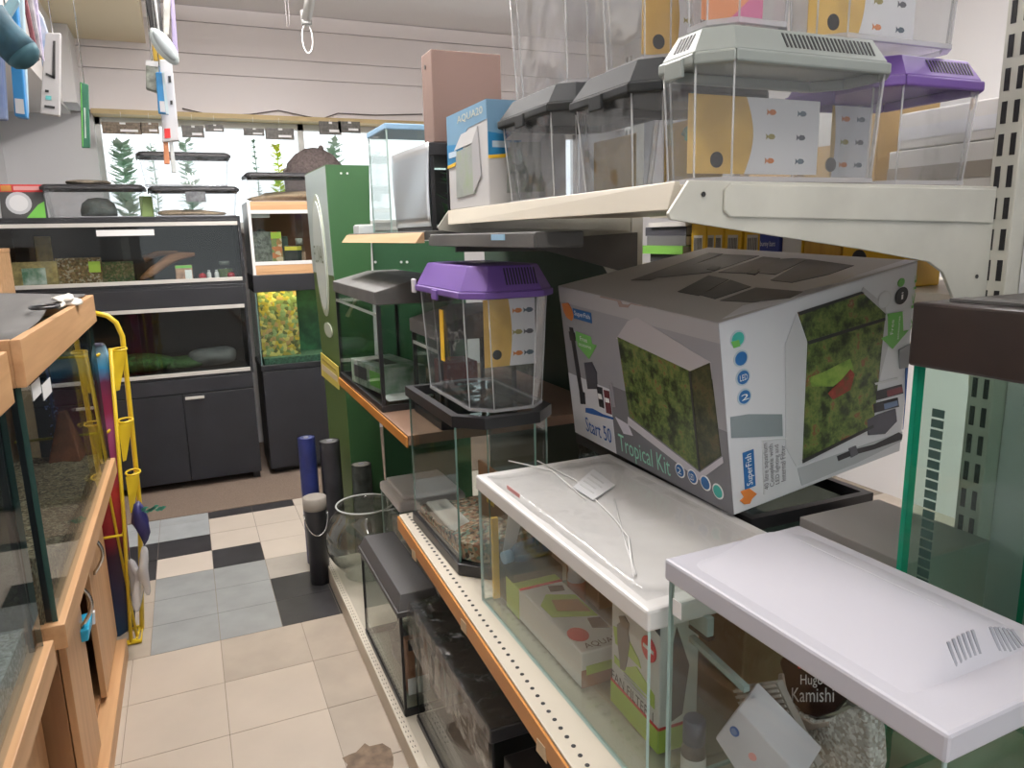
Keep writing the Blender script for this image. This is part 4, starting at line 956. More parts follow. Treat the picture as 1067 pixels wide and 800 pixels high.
for i, (c, m_, lb) in enumerate(((((22,-6),(27,-6),(41,62),(36,64)), mat('maroon_strip', (.13,.03,.04), .4), 'narrow maroon strip pack hanging in the bunch near the beam'),
     (((27,-6),(33,-6),(44,58),(41,60)), mat('grey_strip', (.35,.33,.36), .4, var=.4, scale=30), 'narrow grey strip pack hanging next to the maroon strip'),
     (((33,-6),(38,-6),(46,64),(42,60)), mat('lilac_strip', (.45,.40,.55), .4, var=.4, scale=30), 'narrow lilac strip pack hanging beside the grey strip'),
     (((35,2),(45,18),(50,34),(44,70)), mat('white_strip', (.6,.6,.66), .35, col2=(.25,.35,.55), scale=25), 'crinkled pale strip pack hanging beside the grey brush pack'))):
    hang('strip_pack', lb, 'pack', c, .012, m_, -.62+.04*i)
t, F = hang('brush_pack', 'grey flat hanging pack showing a black brush on its front', 'pack', ((46,34),(63,34),(62,121),(42,118)), .022, mat('grey_pack', (.46,.45,.45), .4), -.5)
F.poly([(.56,.9),(.70,.9),(.74,.45),(.56,.45)], 'brush_picture', TEXTK, t); F.poly([(.2,.48),(.72,.44),(.72,.47),(.2,.51)], 'brush_picture', TEXTK, t)
F.rect(.25, .55, .18, .23, 'teal_mark', mat('teal_ink', (.1,.4,.4), .5), t); F.rect(.2, .75, .08, .11, 'small_print', TEXTK, t); F.rect(.2, .4, .27, .30, 'small_print', TEXTK, t)
t, F = hang('green_strip_pack', 'long dark green hanging strip pack with white print', 'pack', ((83,85),(92,88),(94,154),(85,154)), .01, mat('dark_green_pack', (.015,.10,.055), .4), .2)
F.poly([(.4,.15),(.6,.15),(.55,.4),(.6,.62),(.4,.62),(.45,.4)], 'white_print', mat('pale_print', (.45,.5,.46), .5), t); F.rect(.12, .2, .02, .98, 'edge_line', GRN, t)
# the bunch over the aisle
YB = -.25
for c, m_, lb, y in ((((150,-8),(158,-8),(167,42),(158,38)), BLACKP, 'black flat pack hanging at the edge of central bunch', YB), (((157,-8),(165,-8),(171,44),(164,40)), mat('charcoal_pack', (.05,.05,.05), .4), 'charcoal pack hanging next to the black one over the aisle', YB-.03),
        (((170,-8),(178,-8),(176,36),(170,40)), mat('silver_pack', (.5,.5,.47), .3, var=.3, scale=20), 'silvery pack hanging in the central bunch over the aisle', YB-.06), (((177,-8),(181,-8),(186,60),(180,62)), mat('violet_pack', (.33,.28,.45), .4), 'violet edged strip hanging in the central bunch', YB+.02), (((157,30),(164,34),(186,66),(160,64)), mat('ochre_pack', (.55,.36,.05), .4), 'ochre yellow pack showing behind the pale sponge pack', YB+.05)):
    hang('hanging_pack', lb, 'pack', c, .012, m_, y)
t = thing('sponge_pack', 'pale blue-grey sponge pad pack hanging in the central bunch', 'pack', at(172,48,y=YB-.09))
mb = MB(); pc = at(171.5, 49, y=YB-.09); mb.blob((0,0,0), (.026,.02,.055), 3, .04, 2); mb.rot(Matrix.Translation(pc) @ Matrix.Rotation(R(-32), 4, 'Y')); mb.obj('pad', mat('pale_pad', (.46,.52,.52), .5), t, world=True)
mb = MB(); mb.blob((0,-.012,0), (.016,.012,.045), 3, .04, 2); mb.rot(Matrix.Translation(pc) @ Matrix.Rotation(R(-32), 4, 'Y')); mb.obj('pad_face', mat('grey_pad', (.33,.37,.38), .5), t, world=True)
mb = MB(); mb.tube([pc+Vector((-.01,0,.03)), pc+Vector((-.012,0,.16))], .003, 5); mb.obj('hang_tab', WHITEP, t, world=True)
t, F = hang('hanging_carton', 'long white carton with red badge hanging lowest in the aisle', 'carton', ((166,62),(179,62),(187,146),(169,148)), .035, mat('white_long_carton', (.60,.60,.62), .4), YB, printed=(((.15,.5,.04,.16), RED), ((.6,.8,.72,.8), TEXTK), ((.62,.78,.45,.5), TEXTK)))
hang('hanging_carton', 'small blue faced carton hanging against the long white carton', 'carton', ((162,75),(171,75),(176,119),(165,118)), .02, mat('mid_blue_carton', (.03,.22,.48), .4), YB-.04, printed=(((.2,.7,.04,.3), PALE), ((.72,1,0,1), mat('light_edge', (.5,.62,.66), .4))))
t, F = hang('ornament_bag', 'small clear bag of grey stones hanging beside blue carton', 'bag', ((152,63),(165,64),(164,96),(152,92)), .03, mat('clear_stone_bag', (.30,.32,.27), .3, var=.6, scale=45), YB-.01)
F.rect(.0, 1, .82, 1., 'header_card', WHITEPAPER, t)
hang('orange_tip', 'slender orange tipped tube hanging below the long white carton', 'tube', ((170,146),(175,146),(177,171),(171,171)), .01, mat('orange_tube', (.62,.25,.12), .4), YB+.01, hook=False)
hang('clear_tube', 'slender clear capped tube hanging beside the orange tipped tube', 'tube', ((176,145),(180,145),(184,180),(179,180)), .008, mat('clear_tube_m', (.62,.66,.66), .2), YB+.01, hook=False)
# ------------------------------------------------------------------ right: shelving
def uvpx(F, px, py):
    """where a sight line meets a printed face, as face coordinates"""
    d = CR*((px-533.5)/FPX) - CU*((py-400)/FPX) + CF
    a, b, c, e = F.c; o = (a+b+c+e)/4; n = F.n
    p = CAM + d*((o-CAM).dot(n)/d.dot(n)); u = v = .5
    for _ in range(30):
        q = a*(1-u)*(1-v)+b*u*(1-v)+c*u*v+e*(1-u)*v - p
        du = (b-a)*(1-v)+(c-e)*v; dv_ = (e-a)*(1-u)+(c-b)*u
        A11, A12, A22 = du.dot(du), du.dot(dv_), dv_.dot(dv_); b1, b2 = -q.dot(du), -q.dot(dv_); D = A11*A22-A12*A12
        u += (b1*A22-b2*A12)/D; v += (A11*b2-A12*b1)/D
    return min(1, max(0, u)), min(1, max(0, v))

XBACK = 1.245
def upright(name, label, y, h=2.5):
    t = thing(name, label, 'shelf upright', (XBACK+.02, y, 0))
    mb = MB(); mb.box(-.02, .02, -.022, .022, 0, h); mb.obj('post', CREAMW, t, bev=.002)
    mb = MB()
    k = int(h/.05)
    for i in range(k):
        z = .03+i*.05
        for dy in (-.010, .010): mb.box(-.0212, -.0195, dy-.0042, dy+.0042, z, z+.034)
        
    mb.obj('slot_marking', mat('slot_black', (.01,.01,.012), .7), t)
    mb = MB(); mb.box(-.03, .03, -.022, .022, 0, .02); mb.obj('foot_plate', CREAMW, t)
    return t
upright('shelf_upright', 'cream slotted steel upright beside the cluttered top shelf of pet tanks', -2.046)
upright('shelf_upright', 'cream slotted upright half hidden behind the tropical kit carton', -.93, 2.0)

def shelf(name, label, ys, xf, xb, ztop, th, front_m, body_m, fh, dots=True, lean=.0, group=None):
    """steel shelf: ys=(near, far), xf=(front at near, front at far)"""
    y0, y1 = ys; a, b = xf
    t = thing(name, label, 'shelf', ((a+xb)/2, (y0+y1)/2, ztop))
    mb = MB(); mb.prism([(a+.006,y0),(xb,y0),(xb,y1),(b+.006,y1)], ztop-th, ztop); mb.obj('shelf_plate', body_m, t, world=True, bev=.0015)
    mb = MB(); mb.hexa([(a-lean,y0,ztop-fh),(a+.005,y0,ztop-fh),(b+.005,y1,ztop-fh),(b-lean,y1,ztop-fh)], [(a,y0,ztop-.004),(a+.005,y0,ztop-.004),(b+.005,y1,ztop-.004),(b,y1,ztop-.004)])
    mb.obj('price_rail', front_m, t, world=True, bev=.001)
    if dots:
        mb = MB(); n = int((y1-y0)/.024)
        for i in range(n):
            k = (i+.5)/n; y = y0+(y1-y0)*k; x = a+(b-a)*k+.030
            mb.lathe([(.0042,0),(.0042,.0006)], (x,y,ztop+.0002), 8, smooth=False)
        mb.obj('perforation_dot', mat('slot_black', (.01,.01,.012), .7), t, world=True)
    return t
s1 = shelf('steel_shelf', 'cream perforated shelf with worn orange edge carrying white hooded tanks', (-2.03,-.80), (.484,.526), XBACK, .706, .03, ORANGE, CREAM, .046)
for (px, py, w_, h_) in ((362,470,9,11),(548,772,9,16)):  # torn paper scraps on the edge
    pass
for px, py in ((430,578),(484,652),(566,780)):
    a = at(px, py, x=.492 if py > 700 else .505 if py > 600 else .515)
    k = (a.y+2.03)/1.23; x = .484+.042*k
    mb = MB(); mb.hexa([(x-.0018,a.y-.02,a.z-.013),(x-.0004,a.y-.02,a.z-.013),(x-.0004,a.y+.02,a.z-.016),(x-.0018,a.y+.02,a.z-.016)], [(x-.0016,a.y-.014,a.z+.013),(x-.0004,a.y-.014,a.z+.013),(x-.0004,a.y+.017,a.z+.010),(x-.0016,a.y+.017,a.z+.010)])
    mb.obj('torn_label', mat('torn_paper', (.55,.42,.27), .7), s1, world=True)
shelf('steel_shelf', 'cream shelf continuing under the domed white tank, mostly hidden', (-2.75,-2.035), (.460,.484), XBACK, .706, .03, ORANGE, CREAM, .046)
shelf('steel_shelf', 'orange edged shelf carrying the black hooded aquariums beside green stand', (-.87,.165), (.548,.552), XBACK, .965, .03, ORANGE, mat('brown_shelf', (.20,.12,.08), .6), .035, dots=False)
# base deck
t = thing('base_shelf', 'low cream base shelf with perforated kick rail along the aisle', 'shelf', (.8,-1.2,0))
mb = MB(); mb.box(.50, XBACK-.005, -2.75, .40, .055, .075); mb.obj('deck', mat('deck_cream', (.50,.46,.38), .5, var=.15, scale=4), t, world=True)
mb = MB(); mb.box(.472, .50, -2.75, .40, .0, .080); mb.obj('kick_rail', CREAM, t, world=True, bev=.003)
mb = MB()
for i in range(60):
    y = .38-i*.024; mb.box(.4795, .4815, y-.004, y+.004, .0802, .0806)
    mb.box(.4795+.008, .4815+.008, y-.004, y+.004, .0802, .0806)
mb.obj('perforation_dot', mat('slot_black', (.01,.01,.012), .7), t, world=True)
# white top shelf on its brackets
t = thing('steel_shelf', 'cream top shelf with sloped price rail carrying the stacked plastic pet tanks', 'shelf', (.9,-1.5,1.58))
xa, xb_ = .612, .655; ya, yb = -2.03, -.965
mb = MB(); mb.prism([(xa+.02,ya+.012),(XBACK,ya+.012),(XBACK,yb),(xb_+.02,yb)], 1.562, 1.584); mb.obj('shelf_plate', CREAM, t, world=True, bev=.001)
mb = MB(); mb.hexa([(xa,ya+.012,1.551),(xa+.02,ya+.012,1.551),(xb_+.02,yb,1.551),(xb_-.006,yb-.05,1.551)], [(xa+.012,ya+.012,1.588),(xa+.02,ya+.012,1.588),(xb_+.02,yb,1.588),(xb_+.012,yb,1.588)])
mb.obj('price_rail', mat('yellowed_rail', (.54,.50,.42), .4), t, world=True, bev=.001)
def bracket(y, label, xf, th=.006):
    t = thing('shelf_bracket', label, 'shelf bracket', (xf, y, 1.55))
    zt = 1.588
    out = [(xf+.02,zt),(xf-.012,zt-.042),(xf-.008,zt-.050),(.95,zt-.098),(1.10,zt-.122),(1.135,zt-.140),(1.16,zt-.175),(1.185,zt-.215),(XBACK,zt-.235),(XBACK,zt-.006)]
    mb = MB(); mb.extr(out, 'y', y-th/2, y+th/2); mb.obj('plate', CREAMW, t, world=True, bev=.001)
    mb = MB(); mb.extr([(xf+.085,zt-.004),(xf+.075,zt-.012),(xf+.075,zt-.040),(xf+.085,zt-.048),(XBACK-.012,zt-.064),(XBACK-.008,zt-.058),(XBACK-.008,zt-.010)], 'y', y-th/2-.005, y-th/2); mb.obj('pressed_panel', CREAMW, t, world=True, bev=.002)
    mb = MB()
    for x, z in ((xf+.042,zt-.018),(1.215,zt-.15)):
        mb.lathe([(.0035,0),(.0035,.0012)], (0,0,0), 8, ax=Matrix.Translation((x,y-th/2-.001,z)) @ Matrix.Rotation(R(90),4,'X'))
    mb.obj('rivet_dot', TEXTK, t, world=True)
    return t
bracket(-2.035, 'cream steel bracket under the shelf end below the grey lidded tank', .612)
bracket(-.945, 'cream steel bracket behind the dark shelf, supporting the AQUA carton end', .655)
# dark shelf and wood-edged shelf of the far bay
t = shelf('steel_shelf', 'shelf with pale wood price rail carrying the silver fronted tank by green stand', (-.91,.10), (.612,.612), XBACK, 1.537, .024, wood('rail_wood', (.50,.33,.19), (.40,.25,.13), axis='y'), mat('dark_underside', (.10,.10,.09), .6), .032, dots=False, lean=.022)
t = thing('steel_shelf', 'narrow dusty black shelf below the AQUA carton and cream top shelf', 'shelf', (.8,-1.3,1.5))
mb = MB(); mb.box(.618, .72, -1.60, -.955, 1.497, 1.527); mb.obj('shelf_plate', GREYP, t, world=True, bev=.003)
mb = MB(); mb.box(.614, .618, -1.60, -.955, 1.499, 1.520); mb.obj('front_lip', GREYP, t, world=True)
a = at(517, 242, x=.616); mb = MB(); mb.box(.6125, .614, a.y-.05, a.y+.02, 1.512, 1.524); mb.obj('paper_ticket', SKYB, t, world=True)
for y in (-.98,):
    mb = MB(); mb.extr([(.68,1.496),(XBACK,1.52),(XBACK,1.40),(1.225,1.40),(.95,1.475),(.68,1.480)], 'y', y-.004, y+.004); mb.obj('bracket_arm', GREYP, t, world=True)
# ------------------------------------------------------------------ white hooded tank with film
def hooded(name, label, x0, y0, L, D, z0, zl, zt, lidm, gm=G):
    t = thing(name, label, 'aquarium', (x0, y0, z0))
    tank(t, L, D, 0, zl-z0+.004, gm, EDGEL)
    return t
WX, WY0, WY1, WZ = .562, -2.062, -1.402, .7065
WL, WT = .972, 1.006
t = thing('aquarium', 'film-wrapped white lidded glass tank with filter cartons stored inside', 'aquarium', (WX, WY0, WZ))
tank(t, WY1-WY0, .335, 0, WL-WZ+.006, G, EDGEL)
mb = MB(); mb.box(-.004, .339, -.004, WY1-WY0+.004, WL-WZ, WT-WZ); mb.obj('lid', WHITEP, t, bev=.005)
mb = MB(); nx, ny = 8, 12; rnd = random.Random(4)
P = [[mb.v((.01+.30*i/nx, .02+(WY1-WY0-.05)*j/ny, WT-WZ+.002+.004*abs(math.sin(i*1.3+j*.9))*rnd.random())) for i in range(nx+1)] for j in range(ny+1)]
for j in range(ny):
    for i in range(nx): mb.bm.faces.new((P[j][i],P[j][i+1],P[j+1][i+1],P[j+1][i])).smooth = True
o = mb.obj('shrink_wrap', FILM, t); s = o.modifiers.new('wall','SOLIDIFY'); s.thickness = .0006
mb = MB(); a = at(615, 500, z=WT+.003); c_ = [at(x, y, z=WT+.004) for x, y in ((597,508),(618,489),(641,506),(618,521))]
mb.hexa([p for p in c_], [p+Vector((0,0,.0015)) for p in c_]); ps = mb.obj('paper_slip', mat('slip_paper', (.70,.71,.74), .5), t, world=True)
F = Face(c_[0]+Vector((0,0,.0015)), c_[3]+Vector((0,0,.0015)), c_[2]+Vector((0,0,.0015)), c_[1]+Vector((0,0,.0015)), .0008)
for i in range(4): F.rect(.12, .8-.1*(i%2), .2+.18*i, .25+.18*i, 'print_line', PALE, t)
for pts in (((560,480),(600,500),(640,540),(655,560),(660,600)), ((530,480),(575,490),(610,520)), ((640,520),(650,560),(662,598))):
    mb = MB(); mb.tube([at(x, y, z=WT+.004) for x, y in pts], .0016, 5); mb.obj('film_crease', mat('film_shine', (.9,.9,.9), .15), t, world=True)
a = at(535, 512, x=WX-.0045); mb = MB(); mb.box(WX-.0052, WX-.0044, a.y-.03, a.y+.03, a.z-.004, a.z+.004); mb.obj('red_print', mat('faint_red', (.75,.35,.35), .5), t, world=True)
# contents
AQG = mat('carton_lime', (.40,.55,.08), .45)
t = thing('filter_carton', 'long white and lime filter carton lying flat in the film-wrapped tank', 'carton', (.60,-1.80,WZ+.006))
mb = MB(); mb.box(0, .10, 0, .34, 0, .07); mb.obj('box_body', mat('carton_white', (.66,.66,.64), .45), t, bev=.003)
f, e, tp = cfaces(.34, .10, .07)
tp.rect(0, 1, .80, 1, 'lime_band', AQG, t, world=False); tp.rect(0, 1, .775, .80, 'red_line', RED, t, world=False)
tp.poly([(.1,.40),(.95,.30),(.95,.58),(.4,.66),(.1,.55)], 'lime_swash', AQG, t, world=False); tp.poly([(.3,.45),(.9,.36),(.9,.52),(.4,.58)], 'picture', mat('ochre_pic', (.45,.22,.06), .5), t, 1.5, world=False)
tp.poly([(.55,.68),(.85,.66),(.9,.72),(.6,.75)], 'picture', mat('brown_pic', (.12,.06,.04), .5), t, 1.5, world=False); tp.poly([(.62,.2),(.92,.16),(.95,.28),(.7,.30)], 'picture', mat('brown_pic', (.12,.06,.04), .5), t, 1.5, world=False)
tp.disc(.25, .17, .020, 'red_badge', RED, t, world=False, ry=.024); tp.text('AQUAEL', .15, .95, .01, .07, mat('brown_pic', (.12,.06,.04), .5), t, world=False)
f.rect(.0, .2, 0, 1, 'lime_band', AQG, t, world=False)
e.rect(0, 1, 0, .5, 'brown_panel', mat('end_brown', (.26,.12,.07), .5), t, world=False); e.rect(.1, .7, .35, .6, 'lime_swash', AQG, t, 1.5, world=False)
t = thing('filter_carton', 'upright fan filter carton with lime base inside the film-wrapped tank', 'carton', (.626,-2.002,WZ+.006), R(-2))
H_ = .238; mb = MB(); mb.box(0, .072, 0, .150, 0, H_); mb.obj('box_body', mat('carton_white', (.66,.66,.64), .45), t, bev=.003)
f, e, tp = cfaces(.150, .072, H_)
for FF in (f, e):
    FF.rect(0, 1, 0, .17, 'lime_band', AQG, t, world=False); FF.rect(0, 1, .17, .19, 'red_line', RED, t, world=False)
f.poly([(.45,.93),(1,.86),(1,1),(.4,1)], 'black_corner', TEXTK, t, world=False); f.text('AQUAEL', .5, .98, .905, .965, TEXTW, t, 2.2, world=False)
f.rect(.06, .2, .86, .97, 'lime_tab', AQG, t, world=False)
f.poly([(.08,.40),(.3,.38),(.55,.48),(.92,.40),(.92,.30),(.3,.34),(.08,.34)], 'lime_swash', AQG, t, world=False); f.poly([(.05,.62),(.3,.66),(.6,.55),(.65,.5),(.1,.5)], 'lime_swash', AQG, t, world=False)
f.poly([(.14,.66),(.24,.72),(.38,.68),(.42,.6),(.36,.44),(.32,.36),(.22,.34),(.2,.42),(.16,.52)], 'filter_picture', mat('brown_grey_pic', (.20,.17,.15), .4), t, 1.6, world=False)
f.poly([(.18,.74),(.3,.78),(.40,.75),(.38,.68),(.22,.70)], 'filter_picture', mat('brown_grey_pic', (.20,.17,.15), .4), t, 1.7, world=False)
f.disc(.80, .70, .021, 'red_badge', RED, t, world=False); f.rect(.70, .90, .69, .715, 'badge_print', TEXTW, t, 2., world=False)
f.text('FAN FILTER 1', .04, .92, .20, .275, TEXTK, t, world=False)
for i in range(3): f.rect(.3, .85, .29+.025*i, .297+.025*i, 'small_print', PALE, t, 1.9, world=False)
e.poly([(.2,.2),(.6,.25),(.75,.6),(.4,.9),(.2,.6)], 'filter_picture', mat('pic_dark', (.05,.05,.06), .4), t, world=False)
p = at(599, 640, x=.72)
bottle('bottle', 'small white bottle with red label standing behind the long filter carton', 'bottle', (.735, at(601,650,x=.735).y, WZ+.006), .020, .135, mat('blueish_bottle', (.60,.66,.72), .3), WHITEP, mat('label_red', (.45,.10,.07), .4), neck=.8, caph=.3)
t = carton('cardboard_box', 'plain brown cardboard box at the back of the film-wrapped tank', 'carton', (.775,-2.02,WZ+.006), 0, .40, .10, .20, CARD)
F = Face((0,.4,0),(0,0,0),(0,0,.2),(0,.4,.2)); F.rect(.4, .6, 0, 1, 'tape', mat('brown_tape', (.33,.2,.1), .3), t, world=False)
t = carton('cardboard_box', 'squat brown carton at the far back corner of film-wrapped tank', 'carton', (.77,-1.57,WZ+.006), 0, .15, .10, .12, CARD)
F = Face((0,.15,0),(0,0,0),(0,0,.12),(0,.15,.12))
for u in (.2, .65): F.rect(u, u+.2, .55, .68, 'white_sticker', WHITEPAPER, t, world=False)
t = thing('water_bottle', 'pale blue bottle lying at the far end inside the film-wrapped tank', 'bottle', (.60,-1.43,WZ+.10))
b0 = at(498, 572, x=.61); b1 = at(528, 569, x=.70)
M = Matrix.Translation((.615,-1.455,WZ+.12)) @ (Vector((1,.15,.05)).normalized()).to_track_quat('Z','Y').to_matrix().to_4x4()
mb = MB(); mb.lathe([(.012,0),(.022,.02),(.022,.11),(.018,.12)], n=16); mb.rot(M); mb.obj('bottle_body', glass('blue_plastic', (.55,.72,.88), rough=.1, body=(.2,.4,.6), bodyfac=.35), t, world=True)
mb = MB(); mb.lathe([(.014,-.02),(.014,.0)], n=14); mb.rot(M); mb.obj('cap', SKYB, t, world=True)
t = carton('cardboard_box', 'small brown pack under pale blue bottle at the tank end', 'carton', (.60,-1.50,WZ+.006), 0, .09, .12, .088, mat('dark_green_box', (.06,.09,.06), .6))
mb = MB(); mb.box(.585,.60,-1.422,-1.412,WZ+.006,WZ+.20); o = mb.obj('yellow_strip', YEL, bev=.001); tag(o, 'upright yellow card strip in the corner of film-wrapped tank', 'card')
mb = MB(); q = [at(x, y, y=-1.42) for x, y in ((524,575),(535,578),(543,545),(530,535))]; mb.hexa([p+Vector((0,0,0)) for p in q], [p+Vector((0,.002,0)) for p in q]); o = mb.obj('care_leaflet', WHITEPAPER); tag(o, 'white leaflet leaning inside the far end of film-wrapped tank', 'leaflet')
# ------------------------------------------------------------------ domed white tank in front
RX, RY0, RY1, RL, RT = .580, -2.487, -2.097, 1.066, 1.096
t = thing('aquarium', 'glass tank with domed white vented lid and stored bottles inside', 'aquarium', (RX, RY0, .7065), R(1.6))
Lr, Dr = .388, .232
tank(t, Lr, Dr, 0, RL-.7065+.004, G, EDGEL)
z0, z1 = RL-.7065, RT-.7065
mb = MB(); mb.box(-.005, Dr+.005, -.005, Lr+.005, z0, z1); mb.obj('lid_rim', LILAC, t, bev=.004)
mb = MB(); n = 28; hump = .030
# lid crown: a shallow arch across the depth, ended by sloping cheeks
prof = [(.012+(Dr-.024)*i/n, z1-.001+hump*math.sin(PI*i/n)**1.1) for i in range(n+1)]
yA, yB = .062, Lr-.045
A = [mb.v((x,yA,z)) for x, z in prof]; B = [mb.v((x,yB,z)) for x, z in prof]
A0 = [mb.v((x,.045+.0*i,z1-.001)) for i, (x, z) in enumerate(prof)]; B0 = [mb.v((x,Lr-.02,z1-.001)) for x, z in prof]
for i in range(n):
    for p, q in ((A, B), (A0, A), (B, B0)):
        f = mb.bm.faces.new((p[i], p[i+1], q[i+1], q[i])) if abs((p[i].co-q[i].co).length) > 1e-6 else None
        if f and p is A: f.smooth = True
bmesh.ops.remove_doubles(mb.bm, verts=mb.bm.verts, dist=1e-5)
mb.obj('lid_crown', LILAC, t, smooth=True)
for grp in (3.1, 6.9):
    mb = MB()
    for i in range(6):
        k = grp-.0+i*.42; x = .012+(Dr-.024)*(k+1.2)/12
        zt_ = z1+hump*math.sin(PI*min(1,(k+1.2)/12))**1.1
        mb.hexa([(x-.0018,.0475,z1+.002),(x+.0018,.0475,z1+.002),(x+.0018,.049,z1+.002),(x-.0018,.049,z1+.002)], [(x-.0018,.061,zt_+.0008),(x+.0018,.061,zt_+.0008),(x+.0018,.0625,zt_+.0008),(x-.0018,.0625,zt_+.0008)])
    mb.obj('vent_slat', mat('slot_grey', (.28,.29,.33), .6), t)
mb = MB(); mb.box(Dr*.62, Dr*.622, .10, Lr-.08, z1+hump*.965, z1+hump*.975); mb.obj('seam_line', PALE, t)
a = at(708, 618, x=RX-.004); 
mb = MB(); mb.box(-.0012, -.0004, Lr-.028, Lr-.010, RL-.7065-.045, RL-.7065-.022); mb.obj('price_sticker', WHITEPAPER, t)
TZ = .7125
p = at(724, 778, x=.64)
bottle('bottle', 'bottle with dark blue cap at the corner of the domed lid tank', 'bottle', (.638, p.y, TZ), .0185, at(724,748,x=.638).z-TZ, mat('dark_label_bottle', (.10,.09,.09), .35, var=.6, scale=50), mat('navy_cap', (.06,.08,.15), .35), mat('cap_ring', (.6,.6,.6), .35), neck=.78, caph=.36)
def slab(name, label, cat, q, d, m, prints=()):
    """thin carton given by the outline of its face, d its thickness vector"""
    q = [Vector(p) for p in q]; t = thing(name, label, cat, (sum(p.x for p in q)/4, sum(p.y for p in q)/4, min(p.z for p in q)))
    mb = MB(); mb.hexa(q, [p+Vector(d) for p in q]); mb.obj('box_body', m, t, world=True, bev=.002)
    return t, Face(q[0], q[1], q[2], q[3], .0015)
q = [at(772,862,x=.655), at(838,832,x=.655), at(768,740,x=.655), at(745,769,x=.655)]
q = [at(784,830,x=.64), at(836,812,x=.66), at(769,739,x=.655), at(745,769,x=.635)]
t, F = slab('white_carton', 'small white carton with a round blue emblem leaning in domed lid tank', 'carton', q, (.045,.012,.022), mat('shiny_white_card', (.62,.63,.70), .3))
u, v = uvpx(F, 765, 762); F.disc(u, v, .0075, 'blue_emblem', TEXTB, t, 1.3); F.disc(u, v, .0045, 'blue_emblem', mat('mid_blue_ink', (.12,.22,.45), .4), t, 1.8)
u, v = uvpx(F, 785, 788); F.disc(u, v, .006, 'red_print', mat('faint_red', (.75,.35,.35), .5), t, 1.3)
q = [at(795,820,x=.72), at(835,790,x=.73), at(800,735,x=.735), at(772,725,x=.72)]
t = thing('ribbed_pad', 'grey comb-like ribbed pad leaning behind the white carton', 'ribbed pad', (.72,-2.25,TZ))
q = [at(806,820,x=.70), at(850,800,x=.715), at(808,712,x=.715), at(764,718,x=.70)]
mb = MB(); mb.hexa([p+Vector((.003,0,0)) for p in q], [p+Vector((.012,.0,.003)) for p in q]); mb.obj('backing', mat('pad_grey', (.35,.34,.32), .6), t, world=True)
mb = MB()
for i in range(16):
    k0 = (i+.2)/16; k1 = (i+.7)/16
    a = q[3].lerp(q[0],k0); b = q[2].lerp(q[1],k0); c = q[2].lerp(q[1],k1); d = q[3].lerp(q[0],k1); o_ = Vector((-.002,0,.001))
    mb.hexa([a,b,c,d],[a+o_,b+o_,c+o_,d+o_])
mb.obj('rib', mat('pad_rib', (.52,.51,.49), .5), t, world=True)
# curved dark-labelled gravel bag
t = thing('gravel_pouch', 'clear pouch of white gravel with dark brown curved header and white script', 'bag', (.76,-2.28,TZ))
XG = .752
def gp(pts, dx): return [at(x, y, x=XG+dx) for x, y in pts]
o1 = [(812,702),(816,725),(828,742),(845,752),(862,750),(885,738),(900,742),(906,765),(908,800),(900,830),(830,830),(818,790),(805,740)]
mb = MB(); a = gp(o1, 0); mb.hexa(a, [p+Vector((.030,0,0)) for p in a]); mb.obj('gravel_fill', speckle('white_gravel', [(.62,.60,.57),(.5,.48,.45),(.75,.74,.72),(.42,.38,.34)], 210), t, world=True, bev=.004)
o2 = [(815,700),(822,728),(838,744),(852,748),(868,742),(882,725),(886,700),(870,690),(845,672),(822,668),(812,690)]
mb = MB(); a = gp(o2, .008); mb.hexa(a, [p+Vector((.012,0,0)) for p in a]); mb.obj('header', mat('dark_brown_print', (.045,.022,.018), .35), t, world=True, bev=.002)
Fh = Face(at(818,752,x=XG+.0055), at(888,752,x=XG+.0055), at(888,690,x=XG+.0055), at(818,690,x=XG+.0055), .001)
Fh.text('Hugo', .26, .60, .58, .80, TEXTW, t, 1.); Fh.text('Kamishi', .12, .76, .34, .58, TEXTW, t, 1.)
Fh.rect(.22, .7, .90, .94, 'red_line', RED, t)
mb = MB(); a = gp([(806,742),(811,702),(815,702),(819,726),(829,744),(846,754),(862,752),(862,757),(840,762),(822,752)], -.006); mb.hexa(a, [p+Vector((.004,0,0)) for p in a]); mb.obj('pouch_edge', mat('pouch_tan', (.48,.40,.35), .4), t, world=True, bev=.001)
a, b = at(721,630,x=.66), at(740,664,x=.66)
t = thing('glass_block', 'pale green glass clip block hanging inside the domed tank corner', 'glass clip', (.66,a.y,a.z))
mb = MB(); mb.box(.655, .667, min(a.y,b.y), max(a.y,b.y), b.z, a.z); mb.obj('block', mat('pale_teal_glass', (.33,.45,.45), .15), t, world=True, bev=.002)
mb = MB(); mb.box(.655, .668, min(a.y,b.y), max(a.y,b.y), b.z-.006, b.z-.001); mb.obj('clip_foot', BLACKP, t, world=True)
a, b = at(718,668,x=.67), at(775,722,x=.67)
mb = MB(); mb.hexa([a,b,b+Vector((.01,0,0)),a+Vector((.01,0,0))],[a+Vector((0,0,.009)),b+Vector((0,0,.009)),b+Vector((.01,0,.009)),a+Vector((.01,0,.009))]); o = mb.obj('glass_strip', mat('pale_teal_glass', (.33,.45,.45), .15)); tag(o, 'slanting pale glass strip inside the domed lid tank', 'glass strip')
